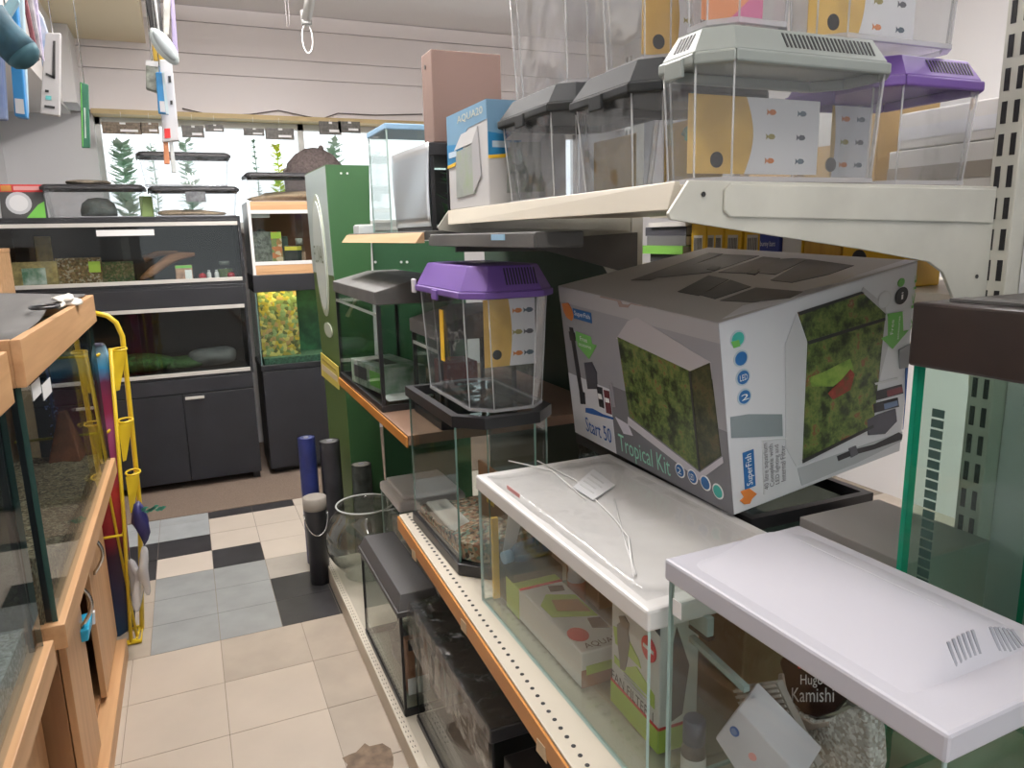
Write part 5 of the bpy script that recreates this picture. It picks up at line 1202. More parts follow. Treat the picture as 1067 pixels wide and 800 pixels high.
# ------------------------------------------------------------------ dark lidded tall tank
t = thing('aquarium', 'tall green edged glass tank with brown-black lid before the slotted upright', 'aquarium', (.90,-2.72,.7065))
Lt, Dt = .54, .30
tank(t, Lt, Dt, 0, .64, glass('greenish_glass', (.88,.94,.91)), EDGEG, th=.010)
mb = MB(); mb.box(-.006, Dt+.006, -.006, Lt+.006, .633, .718); mb.obj('lid', mat('brown_black_lid', (.022,.014,.012), .35, var=.3, scale=10), t, bev=.004)
mb = MB(); mb.box(.03, .06, .02, Lt-.02, .7185, .7225); mb.obj('lid_hinge', GREYP, t)
mb = MB()
for i in range(26): mb.box(-.0012, .0, Lt-.05, Lt-.033, .22+i*.014, .231+i*.014)
mb.obj('scale_marking', mat('scale_dark', (.03,.07,.06), .5), t)
t = thing('glass_jar', 'round clear jar with pale sediment inside the tall dark lidded tank', 'jar', (1.05,-2.40,.717))
mb = MB(); mb.lathe([(.06,0),(.085,.02),(.09,.2),(.07,.26),(.05,.29)], n=24, cap1=False); o = mb.obj('jar_body', GP, t)
mb = MB(); mb.lathe([(.06,.004),(.082,.022),(.083,.09)], n=24); mb.obj('sediment', mat('sediment', (.42,.36,.24), .9, var=.3, scale=20), t)
t = thing('pebble_bag', 'bag of mixed pebbles standing behind the tall dark lidded tank', 'bag', (1.36,-2.02,1.0))
t.location = (1.50,-1.85,1.3905); WM[t.name] = Matrix.Translation(t.location)
mb = MB(); mb.blob((0,0,.09), (.04,.12,.09), 3, .06, 3); mb.obj('pebble_fill', speckle('pebbles', [(.5,.3,.25),(.62,.58,.52),(.25,.22,.2),(.45,.16,.12),(.7,.68,.64)], 70), t)
mb = MB(); mb.hexa([(-.01,-.11,.165),(.01,-.11,.165),(.01,.11,.165),(-.01,.11,.165)], [(-.002,-.10,.21),(.002,-.10,.21),(.002,.10,.21),(-.002,.10,.21)]); mb.obj('bag_top', FILM, t)
# ------------------------------------------------------------------ tropical kit carton
NB, NT, FB, FT = Vector((.885,-1.868,1.012)), at(749,337,x=.845), Vector((.885,-1.27,1.022)), at(582,298,x=.845)
NB = at(765,537,x=.885); FB = at(600,450,x=.885)
def on_plane(px, py, a, b, c):
    n = (b-a).cross(c-a); d = CR*((px-533.5)/FPX) - CU*((py-400)/FPX) + CF
    return CAM + d*((a-CAM).dot(n)/d.dot(n))
FT = on_plane(582, 298, NB, NT, FB)
BNB = at(938,470,y=-1.86); BNT = on_plane(957, 272, NB, NT, BNB)
BFT = on_plane(738, 258, NT, BNT, FT); BFB = BNB + (FB-NB)
t = thing('aquarium_carton', 'big grey and white aquarium kit carton picturing a planted tank, tilted on the tanks', 'carton', (1.08,-1.55,1.02))
WSIDE = mat('kit_white', (.66,.67,.71), .38); GSIDE = mat('kit_grey', (.17,.17,.19), .38); TSIDE = mat('kit_top_grey', (.48,.47,.465), .4)
mb = MB(); mb.hexa([NB,BNB,BFB,FB],[NT,BNT,BFT,FT]); mb.obj('box_body', WSIDE, t, world=True, bev=.003)
c4 = lambda x, y: (560+x*.3624, 250+y*.3624); c5 = lambda x, y: (740+x*.3628, 250+y*.3628); c3 = lambda x, y: (570+x*.4251, 200+y*.4251)
FL = Face(FB, NB, NT, FT, .0016); FR = Face(NB, BNB, BNT, NT, .0016); FTP = Face(NT, BNT, BFT, FT, .0016)
def pr(F, cf, pts, name, m, k=1.): return F.poly([uvpx(F, *cf(*p)) for p in pts], name, m, t, k)
def cen_uv(F, cf, x, y, w, h):
    u, v = uvpx(F, *cf(x, y)); W, H = (460., 415.) if F is FL else (555., 510.)
    return u-w/W/2, u+w/W/2, v-h/H/2, v+h/H/2
def box_uv(F, cf, x0, y0, x1, y1):
    u0, v0 = uvpx(F, *cf(x0, y1)); u1, v1 = uvpx(F, *cf(x1, y0)); return u0, u1, v0, v1
PLANT = foliage_print('plant_picture', [(.006,.010,.004),(.012,.022,.008),(.035,.055,.016),(.085,.13,.03),(.15,.19,.05),(.20,.05,.03),(.30,.30,.16)], 26)
PLANTD = foliage_print('plant_picture_dark', [(.005,.007,.004),(.015,.02,.008),(.04,.05,.018),(.09,.075,.03),(.05,.02,.012)], 30)
INK = mat('dark_ink', (.025,.025,.03), .4); LBL = mat('logo_blue', (.02,.13,.36), .4); ORI = mat('logo_orange', (.60,.19,.04), .4); KGRN = mat('kit_green_text', (.30,.66,.52), .4); AGRN = mat('arrow_green', (.16,.48,.10), .4)
FL.rect(.0, 1, .30, 1, 'grey_panel', mat('kit_grey_mid', (.30,.30,.325), .38), t, .5); FL.rect(.33, 1, .0, .45, 'grey_panel', GSIDE, t, .7); FL.rect(0, .33, 0, .42, 'white_panel', WSIDE, t, .8)
FL.rect(0, 1, .90, 1, 'grey_panel', mat('kit_grey_light', (.40,.395,.41), .38), t, .75)
pr(FL, c4, [(228,283),(262,232),(290,222),(500,352),(440,378)], 'hood_picture', mat('pic_hood', (.46,.44,.46), .4), 1.1)
pr(FL, c4, [(440,378),(500,352),(505,400),(442,405)], 'hood_picture', mat('pic_hood_dark', (.35,.33,.36), .4), 1.1)
pr(FL, c4, [(232,278),(440,376),(468,662),(266,505)], 'plant_picture', PLANT, 1.3); pr(FL, c4, [(442,376),(498,352),(530,620),(470,662)], 'plant_picture', PLANTD, 1.3)
pr(FL, c4, [(437,376),(443,376),(471,662),(466,662)], 'picture_edge', INK, 1.6)
pr(FL, c4, [(262,508),(468,668),(534,622),(536,640),(468,690),(262,530)], 'picture_base', mat('pic_base', (.55,.53,.58), .4), 1.2)
def logo(F, cf, x0, y0, x1, y1, q=0):
    u0, u1, v0, v1 = box_uv(F, cf, x0, y0, x1, y1)
    return u0, u1, v0, v1
u0,u1,v0,v1 = cen_uv(FL, c4, 130, 217, 66, 27); FL.rect(u0,u1,v0,v1,'logo_plate',LBL,t,1.2); FL.text('SuperFish', u0+.012,u1-.008,v0+.014,v1-.012, TEXTW, t, 1.6)
pr(FL, c4, [(72,182),(90,180),(98,195),(106,215),(100,232),(86,222),(78,205)], 'logo_fish', ORI, 1.5)
pr(FL, c4, [(112,262),(155,278),(158,298),(172,303),(150,342),(118,304),(116,290),(112,288)], 'green_arrow', AGRN, 1.2)
u0,u1,v0,v1 = cen_uv(FL, c4, 135, 285, 26, 13); FL.text('Free', u0,u1,v0,v1, TEXTW, t, 1.6); u0,u1,v0,v1 = cen_uv(FL, c4, 139, 303, 44, 9); FL.text('accessories', u0,u1,v0,v1, TEXTW, t, 1.6)
pr(FL, c4, [(93,250),(103,252),(138,470),(128,472)], 'filter_picture', INK, 1.2); pr(FL, c4, [(92,262),(108,266),(112,290),(96,288)], 'filter_picture', INK, 1.4); pr(FL, c4, [(122,432),(138,438),(140,472),(126,470)], 'filter_picture', INK, 1.4)
pr(FL, c4, [(136,352),(158,350),(172,380),(174,428),(146,428)], 'pump_picture', mat('pump_ink', (.07,.07,.09), .4), 1.2)
pr(FL, c4, [(172,420),(188,424),(194,484),(180,478)], 'bottle_picture', INK, 1.3); pr(FL, c4, [(192,430),(208,434),(216,502),(200,496)], 'bottle_picture', mat('maroon_ink', (.15,.03,.04), .4), 1.3); pr(FL, c4, [(176,440),(186,443),(189,458),(178,455)], 'bottle_picture', TEXTW, 1.6); pr(FL, c4, [(196,452),(208,456),(210,468),(198,465)], 'bottle_picture', TEXTW, 1.6)
pr(FL, c4, [(208,408),(216,410),(226,480),(218,480)], 'net_handle_picture', mat('stick_ink', (.28,.27,.3), .4), 1.2)
pr(FL, c4, [(140,482),(160,484),(190,500),(220,510),(220,516),(186,507),(158,500),(140,495)], 'net_picture', TEXTB, 1.2); pr(FL, c4, [(226,508),(262,530),(276,562),(250,556)], 'net_picture', mat('net_pale', (.58,.56,.64), .4), 1.4)
u0,u1,v0,v1 = cen_uv(FL, c4, 177, 545, 92, 42); FL.text('Start 50', u0,u1,v0,v1, TEXTB, t, 1.6)
u0,u1,v0,v1 = cen_uv(FL, c4, 307, 622, 150, 60); FL.text('Tropical Kit', u0,u1,v0,v1, KGRN, t, 1.6)
for (x, y), c_, s_ in (((412,662),LBL,'2'),((448,680),LBL,'LED'),((485,698),LBL,''),((521,722),mat('leaf_teal', (.05,.42,.36), .4),'')):
    u, v = uvpx(FL, *c4(x, y)); FL.disc(u, v, .0155, 'round_badge', TEXTW, t, 1.2); FL.disc(u, v, .0125, 'round_badge', c_, t, 1.6)
    if s_: FL.text(s_, u-.011, u+.011, v-.018, v+.018, TEXTW, t, 2.2)
# end panel
pr(FR, c5, [(57,508),(110,500),(205,500),(207,562),(60,568)], 'grey_band', mat('band_grey', (.22,.26,.28), .4)); pr(FR, c5, [(250,655),(590,535),(592,560),(420,640),(262,705)], 'grey_band', mat('band_grey_light', (.45,.47,.50), .4), .8)
for (x, y), c_, s_ in (((78,284),mat('leaf_teal', (.05,.42,.36), .4),''),((87,340),LBL,''),((93,394),LBL,'LED'),((97,450),LBL,'2')):
    u, v = uvpx(FR, *c5(x, y)); FR.disc(u, v, .0155, 'round_badge', mat('badge_ring', (.45,.55,.62), .4), t, 1.0); FR.disc(u, v, .0125, 'round_badge', c_, t, 1.4)
    if s_: FR.text(s_, u-.018, u+.018, v-.015, v+.015, TEXTW, t, 2.)
pr(FR, c5, [(58,292),(80,286),(84,304),(66,310)], 'leaf_mark', AGRN, 1.8)
u0,u1,v0,v1 = box_uv(FR, c5, 99, 600, 123, 716); FR.rect(u0,u1,v0,v1,'logo_plate',LBL,t,1.2); FR.text('SuperFish', u0+.008,u1-.006,v0+.015,v1-.015, TEXTW, t, 1.7, quarter=1)
pr(FR, c5, [(86,722),(110,712),(132,728),(118,742),(112,756),(96,758),(84,748),(96,738)], 'logo_fish', ORI, 1.5)
for i, s_ in enumerate(('40 litre aquarium','Complete with','LED lighting and','Internal Filter')):
    u0,u1,v0,v1 = box_uv(FR, c5, 153+i*16, 580+i*2, 165+i*16, 718-i*8); FR.text(s_, u0,u1,v0,v1, mat('grey_ink', (.12,.12,.14), .5), t, 1.6, quarter=1)
pr(FR, c5, [(146,578),(148,574),(218,568),(218,572)], 'text_frame', PALE, 1.2); pr(FR, c5, [(148,576),(151,576),(156,730),(152,730)], 'text_frame', PALE, 1.2)
pr(FR, c5, [(214,300),(246,212),(276,290),(263,640),(246,650),(216,595)], 'hood_picture', mat('pic_flap', (.56,.57,.60), .4), 1.)
pr(FR, c5, [(250,208),(432,148),(502,212),(500,224),(279,292)], 'plant_picture', PLANT, 1.3); pr(FR, c5, [(279,292),(500,224),(466,535),(264,636)], 'plant_picture', PLANT, 1.3)
pr(FR, c5, [(278,290),(500,222),(500,231),(280,300)], 'picture_edge', INK, 1.7); pr(FR, c5, [(250,208),(432,148),(440,152),(256,216)], 'picture_edge', INK, 1.7); pr(FR, c5, [(262,630),(466,530),(467,538),(264,640)], 'picture_edge', INK, 1.7)
pr(FR, c5, [(335,440),(375,400),(400,370),(412,385),(400,430),(350,458)], 'red_plants', foliage_print('red_plant_print', [(.06,.07,.02),(.22,.03,.02),(.35,.06,.04)], 40), 1.6); pr(FR, c5, [(280,395),(320,380),(400,340),(410,372),(350,420),(290,420)], 'bright_plants', foliage_print('lime_plant_print', [(.05,.10,.02),(.18,.30,.05),(.28,.36,.08)], 34), 1.5)
pr(FR, c5, [(438,135),(502,188),(503,214),(432,148)], 'hood_picture', mat('pic_rim', (.50,.50,.53), .4), 1.1); pr(FR, c5, [(503,205),(520,262),(482,410),(500,224)], 'hood_picture', mat('pic_rim', (.50,.50,.53), .4), 1.1)
pr(FR, c5, [(508,212),(550,205),(552,262),(568,258),(522,312),(488,282),(508,274)], 'green_arrow', AGRN, 1.4)
u0,u1,v0,v1 = box_uv(FR, c5, 513, 228, 525, 272); FR.text('Free', u0,u1,v0,v1, TEXTW, t, 1.9, quarter=1); u0,u1,v0,v1 = box_uv(FR, c5, 532, 218, 543, 286); FR.text('accessories', u0,u1,v0,v1, TEXTW, t, 1.9, quarter=1)
u, v = uvpx(FR, *c5(548,160)); FR.disc(u, v, .016, 'round_badge', INK, t, 1.4); FR.text('i', u-.006, u+.006, v-.018, v+.018, TEXTW, t, 2.); u, v = uvpx(FR, *c5(547,122)); FR.disc(u, v, .008, 'green_dot', AGRN, t, 1.4)
u, v = uvpx(FR, *c5(498,172)); FR.disc(u, v, .017, 'round_badge', PALE, t, 1.0); FR.disc(u, v, .0145, 'round_badge', WSIDE, t, 1.4)
u0,u1,v0,v1 = box_uv(FR, c5, 568, 98, 596, 262); FR.text('y Kit', u0,u1,v0,v1, AGRN, t, 1.6, quarter=1)
pr(FR, c5, [(362,620),(400,604),(470,586),(540,552),(556,556),(548,572),(470,600),(405,618),(366,634)], 'filter_picture', INK, 1.4); pr(FR, c5, [(396,598),(416,590),(422,614),(402,624)], 'filter_picture', mat('filter_mid', (.10,.10,.12), .4), 1.8)
pr(FR, c5, [(448,516),(480,500),(530,484),(534,520),(500,556),(452,560)], 'pump_picture', mat('pump_ink', (.07,.07,.09), .4), 1.4)
pr(FR, c5, [(474,434),(548,414),(552,440),(474,460)], 'bottle_picture', INK, 1.5); pr(FR, c5, [(504,432),(548,420),(550,436),(506,450)], 'bottle_picture', mat('maroon_ink', (.15,.03,.04), .4), 1.8); pr(FR, c5, [(466,470),(536,452),(540,478),(468,496)], 'bottle_picture', INK, 1.5); pr(FR, c5, [(496,470),(534,460),(536,474),(498,486)], 'bottle_picture', mat('blue_ink_pale', (.14,.2,.34), .4), 1.8)
pr(FR, c5, [(470,410),(536,394),(537,400),(472,416)], 'thermometer_picture', PALE, 1.5)
pr(FR, c5, [(540,315),(575,296),(580,330),(566,366),(542,370)], 'net_picture', mat('net_grey', (.30,.31,.33), .4), 1.4); pr(FR, c5, [(560,368),(566,366),(572,480),(562,540),(556,540),(566,480)], 'net_picture', TEXTB, 1.4)
# lid
FTP.rect(0, 1, 0, 1, 'grey_panel', TSIDE, t, .6); 
for pts in ([(205,218),(398,150),(432,153),(252,218)], [(262,212),(436,154),(520,158),(402,198),(330,206)], [(420,198),(530,160),(572,164),(500,202)], [(320,246),(396,206),(446,216),(372,256)], [(376,254),(450,217),(500,234),(412,264)], [(548,218),(640,166),(752,182),(690,204),(600,224)], [(424,268),(512,236),(628,246),(596,262),(500,272)], [(520,170),(600,164),(640,166),(560,204),(520,200)]):
    pr(FTP, c3, pts, 'dark_print', mat('top_dark_print', (.055,.055,.06), .38, var=.3, scale=20), 1.2)
for x, y in ((408,188),(506,198)): pr(FTP, c3, [(x-16,y+4),(x-2,y-5),(x+18,y-2),(x+4,y+7)], 'dark_print', INK, 1.8)
pr(FTP, c3, [(430,312),(480,280),(640,255),(760,205),(900,160),(918,168),(760,212),(640,268)], 'white_edge_print', mat('kit_white', (.66,.67,.71)), .9)
pr(FL, c4, [(182,158),(240,168),(246,184),(262,186),(270,178),(325,190),(325,194),(270,184),(262,194),(238,192),(232,176),(182,164)], 'torn_tab', mat('torn_card', (.34,.25,.22), .8), 1.4)
# tank beneath the carton
t = thing('aquarium', 'dark framed glass tank propping up the big aquarium kit carton', 'aquarium', (.925,-1.86,.7065))
tank(t, .66, .30, .0, .285, glass('smoky_glass', (.40,.46,.46)), SIL)
for a, b in ((0,.02),(.272,.296)):
    mb = MB(); ring(mb, [(-.004,-.004),(.304,-.004),(.304,.664),(-.004,.664)], [(.012,.012),(.288,.012),(.288,.648),(.012,.648)], a, b); mb.obj('frame_band', BLACKP, t)
t = carton('grey_carton', 'plain grey panelled carton behind the domed lid tank', 'carton', (1.0,-2.12,.7065), 0, .22, .20, .30, mat('grey_board', (.33,.31,.30), .6), bev=.002)
F = Face((0,0,0),(.2,0,0),(.2,0,.3),(0,0,.3)); F.rect(.05,.95,.02,.06,'tape',mat('grey_tape', (.4,.38,.37), .4),t,world=False)
# ------------------------------------------------------------------ plastic pet tanks on the cream top shelf
ZS = 1.5885
t = thing('pet_tank', 'clear plastic pet tank with grey-green hood at the shelf end', 'plastic tank', (.680,-2.018,ZS))
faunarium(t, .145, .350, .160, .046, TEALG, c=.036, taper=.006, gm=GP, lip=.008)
insert_card(t, Face((.05,.118,.02),(.31,.118,.02),(.31,.118,.135),(.05,.118,.135)), .42)
t = thing('pet_tank', 'clear plastic pet tank with dark grey hood, between two others on cream shelf', 'plastic tank', (.695,-1.835,ZS))
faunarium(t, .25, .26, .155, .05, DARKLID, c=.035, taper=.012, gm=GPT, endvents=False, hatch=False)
insert_card(t, Face((.18,.03,.02),(.18,.2,.02),(.18,.2,.13),(.18,.03,.13)), .4)
mb = MB(); mb.blob((.16,.07,.10), (.03,.04,.025), 2, .5, 3); mb.obj('teal_packet', mat('teal_film', (.06,.42,.34), .25), t)
t = thing('pet_tank', 'clear plastic pet tank with dark grey hood next to the AQUA carton', 'plastic tank', (.690,-1.560,ZS))
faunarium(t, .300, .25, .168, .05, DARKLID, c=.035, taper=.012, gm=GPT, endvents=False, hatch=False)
insert_card(t, Face((.19,.03,.02),(.19,.2,.02),(.19,.2,.13),(.19,.03,.13)), .4)
t = thing('pet_tank', 'clear plastic pet tank with purple hood on the shelf by the slotted upright', 'plastic tank', (1.046,-1.985,ZS))
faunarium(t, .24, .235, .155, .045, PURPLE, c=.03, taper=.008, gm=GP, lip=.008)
insert_card(t, Face((.02,.13,.02),(.11,.13,.02),(.11,.13,.14),(.02,.13,.14)), .05)
# upper tier
ZU = ZS+.206
for i, (x, y, L, D, lb, crd) in enumerate(((.735,-1.53,.32,.22,'clear plastic tank stacked on the dark hood beside the AQUA carton',0),(.735,-1.80,.20,.22,'clear plastic tank with yellow sleeve stacked on the middle dark hood',1),(.70,-2.005,.12,.16,'clear plastic tank with orange sleeve stacked on the grey-green hood',2),(.90,-2.005,.13,.30,'clear wide plastic tank stacked across the grey-green and purple hoods',1))):
    z = {0:ZS+.2235, 1:ZS+.2105, 2:ZS+.2105, 3:ZS+.2065}[i]
    t = thing('pet_tank', lb, 'plastic tank', (x, y, z))
    faunarium(t, L, D, .26, .045, TEALG if i % 2 else PURPLE, c=.03, taper=.01, gm=GP, plain=True)
    if crd == 1: insert_card(t, Face((.03,.08,.02),(D-.04,.08,.02),(D-.04,.08,.14),(.03,.08,.14)), .45)
    if crd == 2:
        F = Face((.03,.08,.02),(D-.02,.08,.02),(D-.02,.08,.14),(.03,.08,.14)); F.rect(0,1,0,1,'printed_sleeve',mat('orange_sleeve', (.72,.28,.12), .5),t,world=False); F.poly([(.4,0),(1,0),(1,.45),(.8,.3)],'pink_swash',mat('pink_ink', (.6,.15,.3), .5),t,2.,world=False)
# AQUA carton and brown carton
t = thing('aquarium_carton', 'pale blue AQUA carton standing at the end of cream top shelf', 'carton', (.672,-1.245,ZS))
La, Da, Ha = .275, .20, .232
mb = MB(); mb.box(0, Da, 0, La, 0, Ha); mb.obj('box_body', mat('aqua_white', (.55,.55,.56), .4), t, bev=.003)
f, e, tp = cfaces(La, Da, Ha)
for FF in (f, e):
    FF.poly([(0,.62),(.35,.66),(.55,.80),(1,.82),(1,1),(0,1)], 'blue_print', mat('aqua_blue', (.16,.31,.46), .4), t, world=False)
    FF.poly([(0,.48),(.25,.50),(.40,.58),(.42,.66),(0,.70)], 'dark_blue_print', mat('aqua_dark_blue', (.02,.20,.42), .4), t, 1.8, world=False)
    FF.poly([(0,.45),(.2,.46),(.25,.50),(0,.48)], 'yellow_print', YEL, t, 2.2, world=False)
    FF.poly([(.22,.12),(.70,.14),(.66,.62),(.24,.60)], 'tank_picture', foliage_print('aqua_pic', [(.25,.28,.26),(.34,.37,.35),(.3,.38,.24)], 12), t, 2.2, world=False)
    FF.poly([(.20,.62),(.66,.64),(.80,.78),(.40,.76)], 'hood_picture', mat('aqua_hood', (.62,.62,.63), .4), t, 2.6, world=False)
    FF.poly([(.66,.14),(.85,.30),(.80,.78),(.66,.64)], 'side_picture', mat('aqua_side', (.42,.42,.44), .4), t, 2.6, world=False)
    FF.text('AQUA20', .30, .92, .87, .955, mat('aqua_text', (.62,.60,.46), .4), t, 1.8, world=False); FF.rect(.05, .26, .555, .615, 'white_mark', mat('pale_blue_ink', (.5,.62,.72), .5), t, 2.6, world=False)
t = carton('cardboard_box', 'plain brown cardboard carton on the foil-fronted tank, above the AQUA carton', 'carton', (.668,-.875,1.7705), 0, .09, .20, .235, mat('mauve_cardboard', (.19,.125,.105), .7, var=.06, scale=3))
F = Face((0,0,0),(.20,0,0),(.20,0,.235),(0,0,.235)); F.disc(.86, .45, .006, 'tear_mark', mat('dark_tear', (.08,.05,.04), .8), t, world=False); F2 = Face((0,.09,0),(0,0,0),(0,0,.235),(0,.09,.235)); F2.disc(.4, .85, .006, 'hand_hole', TEXTK, t, world=False)
# ------------------------------------------------------------------ tanks on wood-edged shelf
ZW = 1.5375
t = thing('aquarium', 'clear glass tank with pale blue rear panel, nearest the green stand', 'aquarium', (.655,-.415,ZW))
tank(t, .25, .30, .0, .33, G, EDGEL)
mb = MB(); mb.box(.292, .2945, .006, .244, .16, .325); mb.obj('back_card', mat('rear_card', (.36,.48,.62), .5), t)
mb = MB(); mb.box(-.003, .303, -.003, .253, .326, .345); mb.obj('lid', mat('blue_lid', (.25,.42,.60), .4), t, bev=.003)
t = thing('aquarium', 'black tank with a wrinkled silver foil front beside the AQUA carton', 'aquarium', (.650,-.88,ZW))
Lk = .36
mb = MB(); mb.box(0, .26, 0, Lk, 0, .012); mb.obj('base', BLACKP, t)
mb = MB(); mb.box(-.002, .262, -.002, Lk+.002, .198, .232); mb.obj('top_frame', BLACKP, t, bev=.003)
SF = bpy.data.materials.new('silver_foil'); SF.use_nodes = True
b = SF.node_tree.nodes['Principled BSDF']; b.inputs['Base Color'].default_value = (.72,.77,.82,1); b.inputs['Metallic'].default_value = .85; b.inputs['Roughness'].default_value = .28
mb = MB(); n = 14
V = [[mb.v((-.005-.003*math.sin(j*.5+i*.35), -.004+(Lk+.008)*i/n, .012+.22*j/8)) for j in range(9)] for i in range(n+1)]
for i in range(n):
    for j in range(8): mb.bm.faces.new((V[i][j],V[i+1][j],V[i+1][j+1],V[i][j+1])).smooth = True
o = mb.obj('foil_front', SF, t); s = o.modifiers.new('wall','SOLIDIFY'); s.thickness = .001
pane(t, .004, .256, 0.0, .005, .012, .198, GD, SIL); pane(t, .004, .256, Lk-.005, Lk, .012, .198, GD, SIL); pane(t, .256, .26, 0, Lk, .012, .198, GD, SIL)
for x in (0, .05, .248):
    mb = MB(); mb.box(x, x+.012, -.001, .011, .012, .198); mb.obj('corner_post', BLACKP, t)
mb = MB(); mb.box(.06, .20, .33, .335, .02, .19); mb.obj('back_sheet', mat('black_sheet', (.015,.02,.022), .5), t)
t2 = thing('plastic_plant', 'green plastic plant inside the foil-fronted black tank', 'artificial plant', (.74,-.80,ZW+.013))
fern(t2, (0,0,0), .15, .06, mat('plant_vivid', (.04,.28,.06), .6), 60, 6, .03)
a = at(378, 242, x=.63)
t = thing('glass_offcut', 'small clear plastic block at the end of wood-edged shelf', 'plastic block', (.635,-.02,ZW))
mb = MB(); mb.box(0, .06, 0, .10, 0, .03); mb.obj('block', mat('clear_block', (.62,.66,.67), .2), t, bev=.002)
mb = MB(); mb.box(.005, .055, .005, .095, .0302, .034); mb.obj('top_sheet', WHITEP, t)
# ------------------------------------------------------------------ purple hooded tank on bow-cornered tank
t = thing('aquarium', 'black framed glass tank with cut corners holding gravel, under the purple tank', 'aquarium', (.562,-1.315,.7065))
Lh, Dh = .445, .245
def cut(e, c=.06): return [(-e+c,-e),(Dh+e-c,-e),(Dh+e,-e+c),(Dh+e,Lh+e),(-e,Lh+e),(-e,-e+c)]
po = cut(0)
for i in range(6):
    a, b = Vector(po[i]), Vector(po[(i+1)%6]); d = (b-a).normalized(); n_ = Vector((-d.y, d.x))*.005
    mb = MB(); fs = mb.hexa([(*a,.01),(*b,.01),(*(b+n_),.01),(*(a+n_),.01)], [(*a,.38),(*b,.38),(*(b+n_),.38),(*(a+n_),.38)])
    for k, f_ in enumerate(fs): f_.material_index = 0 if k in (2,4) else 1
    mb.obj('glass_pane', [G, EDGE], t)
mb = MB(); mb.prism(cut(.006), 0, .03); mb.obj('base', BLACKP, t, bev=.003)
mb = MB(); ring(mb, cut(.008), cut(-.012, .055), .376, .403); mb.obj('top_rim', BLACKP, t)
mb = MB(); mb.prism(cut(-.008), .0305, .034); mb.obj('bottom_panel', SIL, t)
t2 = t
mb = MB(); nx = 8; rnd = random.Random(9)
poly = cut(-.010)
P = [[(.012+(Dh-.024)*i/nx, .015+(Lh-.03)*j/nx) for i in range(nx+1)] for j in range(nx+1)]
def inside(x, y): return x+y > .062
vt = {}
def gh(x, y): return .05+.055*math.exp(-((x-.13)**2+(y-.08)**2)/.02)
for j in range(nx+1):
    for i in range(nx+1):
        x, y = P[j][i]
        k = x+y
        if k < .068: x += (.068-k)/2; y += (.068-k)/2
        k2 = (Dh-x)+y
        if k2 < .068: x -= (.068-k2)/2; y += (.068-k2)/2
        vt[i,j] = (mb.v((x,y,gh(x,y)+rnd.uniform(-.003,.003))), mb.v((x,y,.035)))
for j in range(nx):
    for i in range(nx): mb.bm.faces.new((vt[i,j][0],vt[i+1,j][0],vt[i+1,j+1][0],vt[i,j+1][0]))
for k in range(nx):
    for a, b in (((k,0),(k+1,0)),((k,nx),(k+1,nx)),((0,k),(0,k+1)),((nx,k),(nx,k+1))): mb.bm.faces.new((vt[a][1],vt[b][1],vt[b][0],vt[a][0]))
o = mb.obj('gravel_heap', GRAVEL, kind='stuff'); o.location = (.562,-1.315,.7065); tag(o, 'mixed coloured gravel heaped in the cut-corner tank', 'gravel')
t = thing('glass_shelf_strip', 'white striped plastic filter bar lying on the orange edged shelf by cut-corner tank', 'filter bar', (.54,-.87,.7065))
q = [at(x, y, z=.709) for x, y in ((436,548),(467,590))]
t = thing('cardboard_box', 'brown cardboard piece standing in the gravel of cut-corner tank', 'carton', (.70,-1.20,.76))
mb = MB(); mb.box(0,.008,-.02,.16,0,.16); mb.obj('sheet', CARD, t); mb = MB(); mb.box(-.0015,0,.05,.1,.06,.11); mb.obj('sticker', YEL, t)
for q in list(bpy.data.objects):
    if q.name.startswith('glass_shelf_strip'): bpy.data.objects.remove(q)
t = thing('stone_slab', 'white slab with dark edge lying low inside cut-corner tank', 'slab', (.575,-1.17,.745))
mb = MB(); mb.box(.006, .07, 0, .25, 0, .035); mb.obj('slab_body', mat('slab_white', (.6,.59,.55), .5), t, bev=.006)
mb = MB(); mb.box(.004, .006, .005, .245, .002, .03); mb.obj('slab_edge', mat('slab_edge', (.28,.25,.22), .6), t)
t = thing('pet_tank', 'clear plastic pet tank with purple hood standing on the cut-corner tank', 'plastic tank', (.597,-1.295,1.1105))
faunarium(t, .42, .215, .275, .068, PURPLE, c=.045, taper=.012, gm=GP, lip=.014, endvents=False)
insert_card(t, Face((.055,.06,.10),(.19,.06,.10),(.19,.06,.262),(.055,.06,.262)), .48)
mb = MB(); mb.box(-.017, -.008, .385, .41, .262, .300); mb.obj('clip', mat('clip_pale', (.6,.58,.62), .4), t, bev=.003)
mb = MB(); mb.box(.0, .0025, .20, .225, .10, .23); mb.obj('yellow_tab', YEL, t)
# ------------------------------------------------------------------ black hooded tanks on orange shelf
def blackhood(label, x, y, L, D, H, slope=.03):
    t = thing('aquarium', label, 'aquarium', (x, y, .9655))
    tank(t, L, D, .0, H-.045, GD, SIL)
    mb = MB(); ring(mb, [(-.003,-.003),(D+.003,-.003),(D+.003,L+.003),(-.003,L+.003)], [(.010,.010),(D-.010,.010),(D-.010,L-.010),(.010,L-.010)], 0, .022); mb.obj('base_frame', BLACKP, t, bev=.002)
    for xx in (0, D-.010):
        for yy in (0, L-.010):
            mb = MB(); mb.box(xx-.001, xx+.011, yy-.001, yy+.011, .02, H-.05); mb.obj('corner_post', BLACKP, t)
    mb = MB(); mb.extr([(-.006,H-.048),(D+.006,H-.048),(D+.006,H+slope),(D*.55,H+slope),(-.006,H-.006)], 'y', -.006, L+.006); mb.obj('hood', GREYP, t, bev=.003)
    mb = MB(); mb.box(-.001, .0, .01, L-.01, H-.085, H-.075); mb.obj('brace_strip', mat('brace_pale', (.33,.36,.34), .4), t)
    return t
blackhood('black hooded aquarium storing cartons and leaflets, beside the green display stand', .560, -.555, .70, .25, .395)
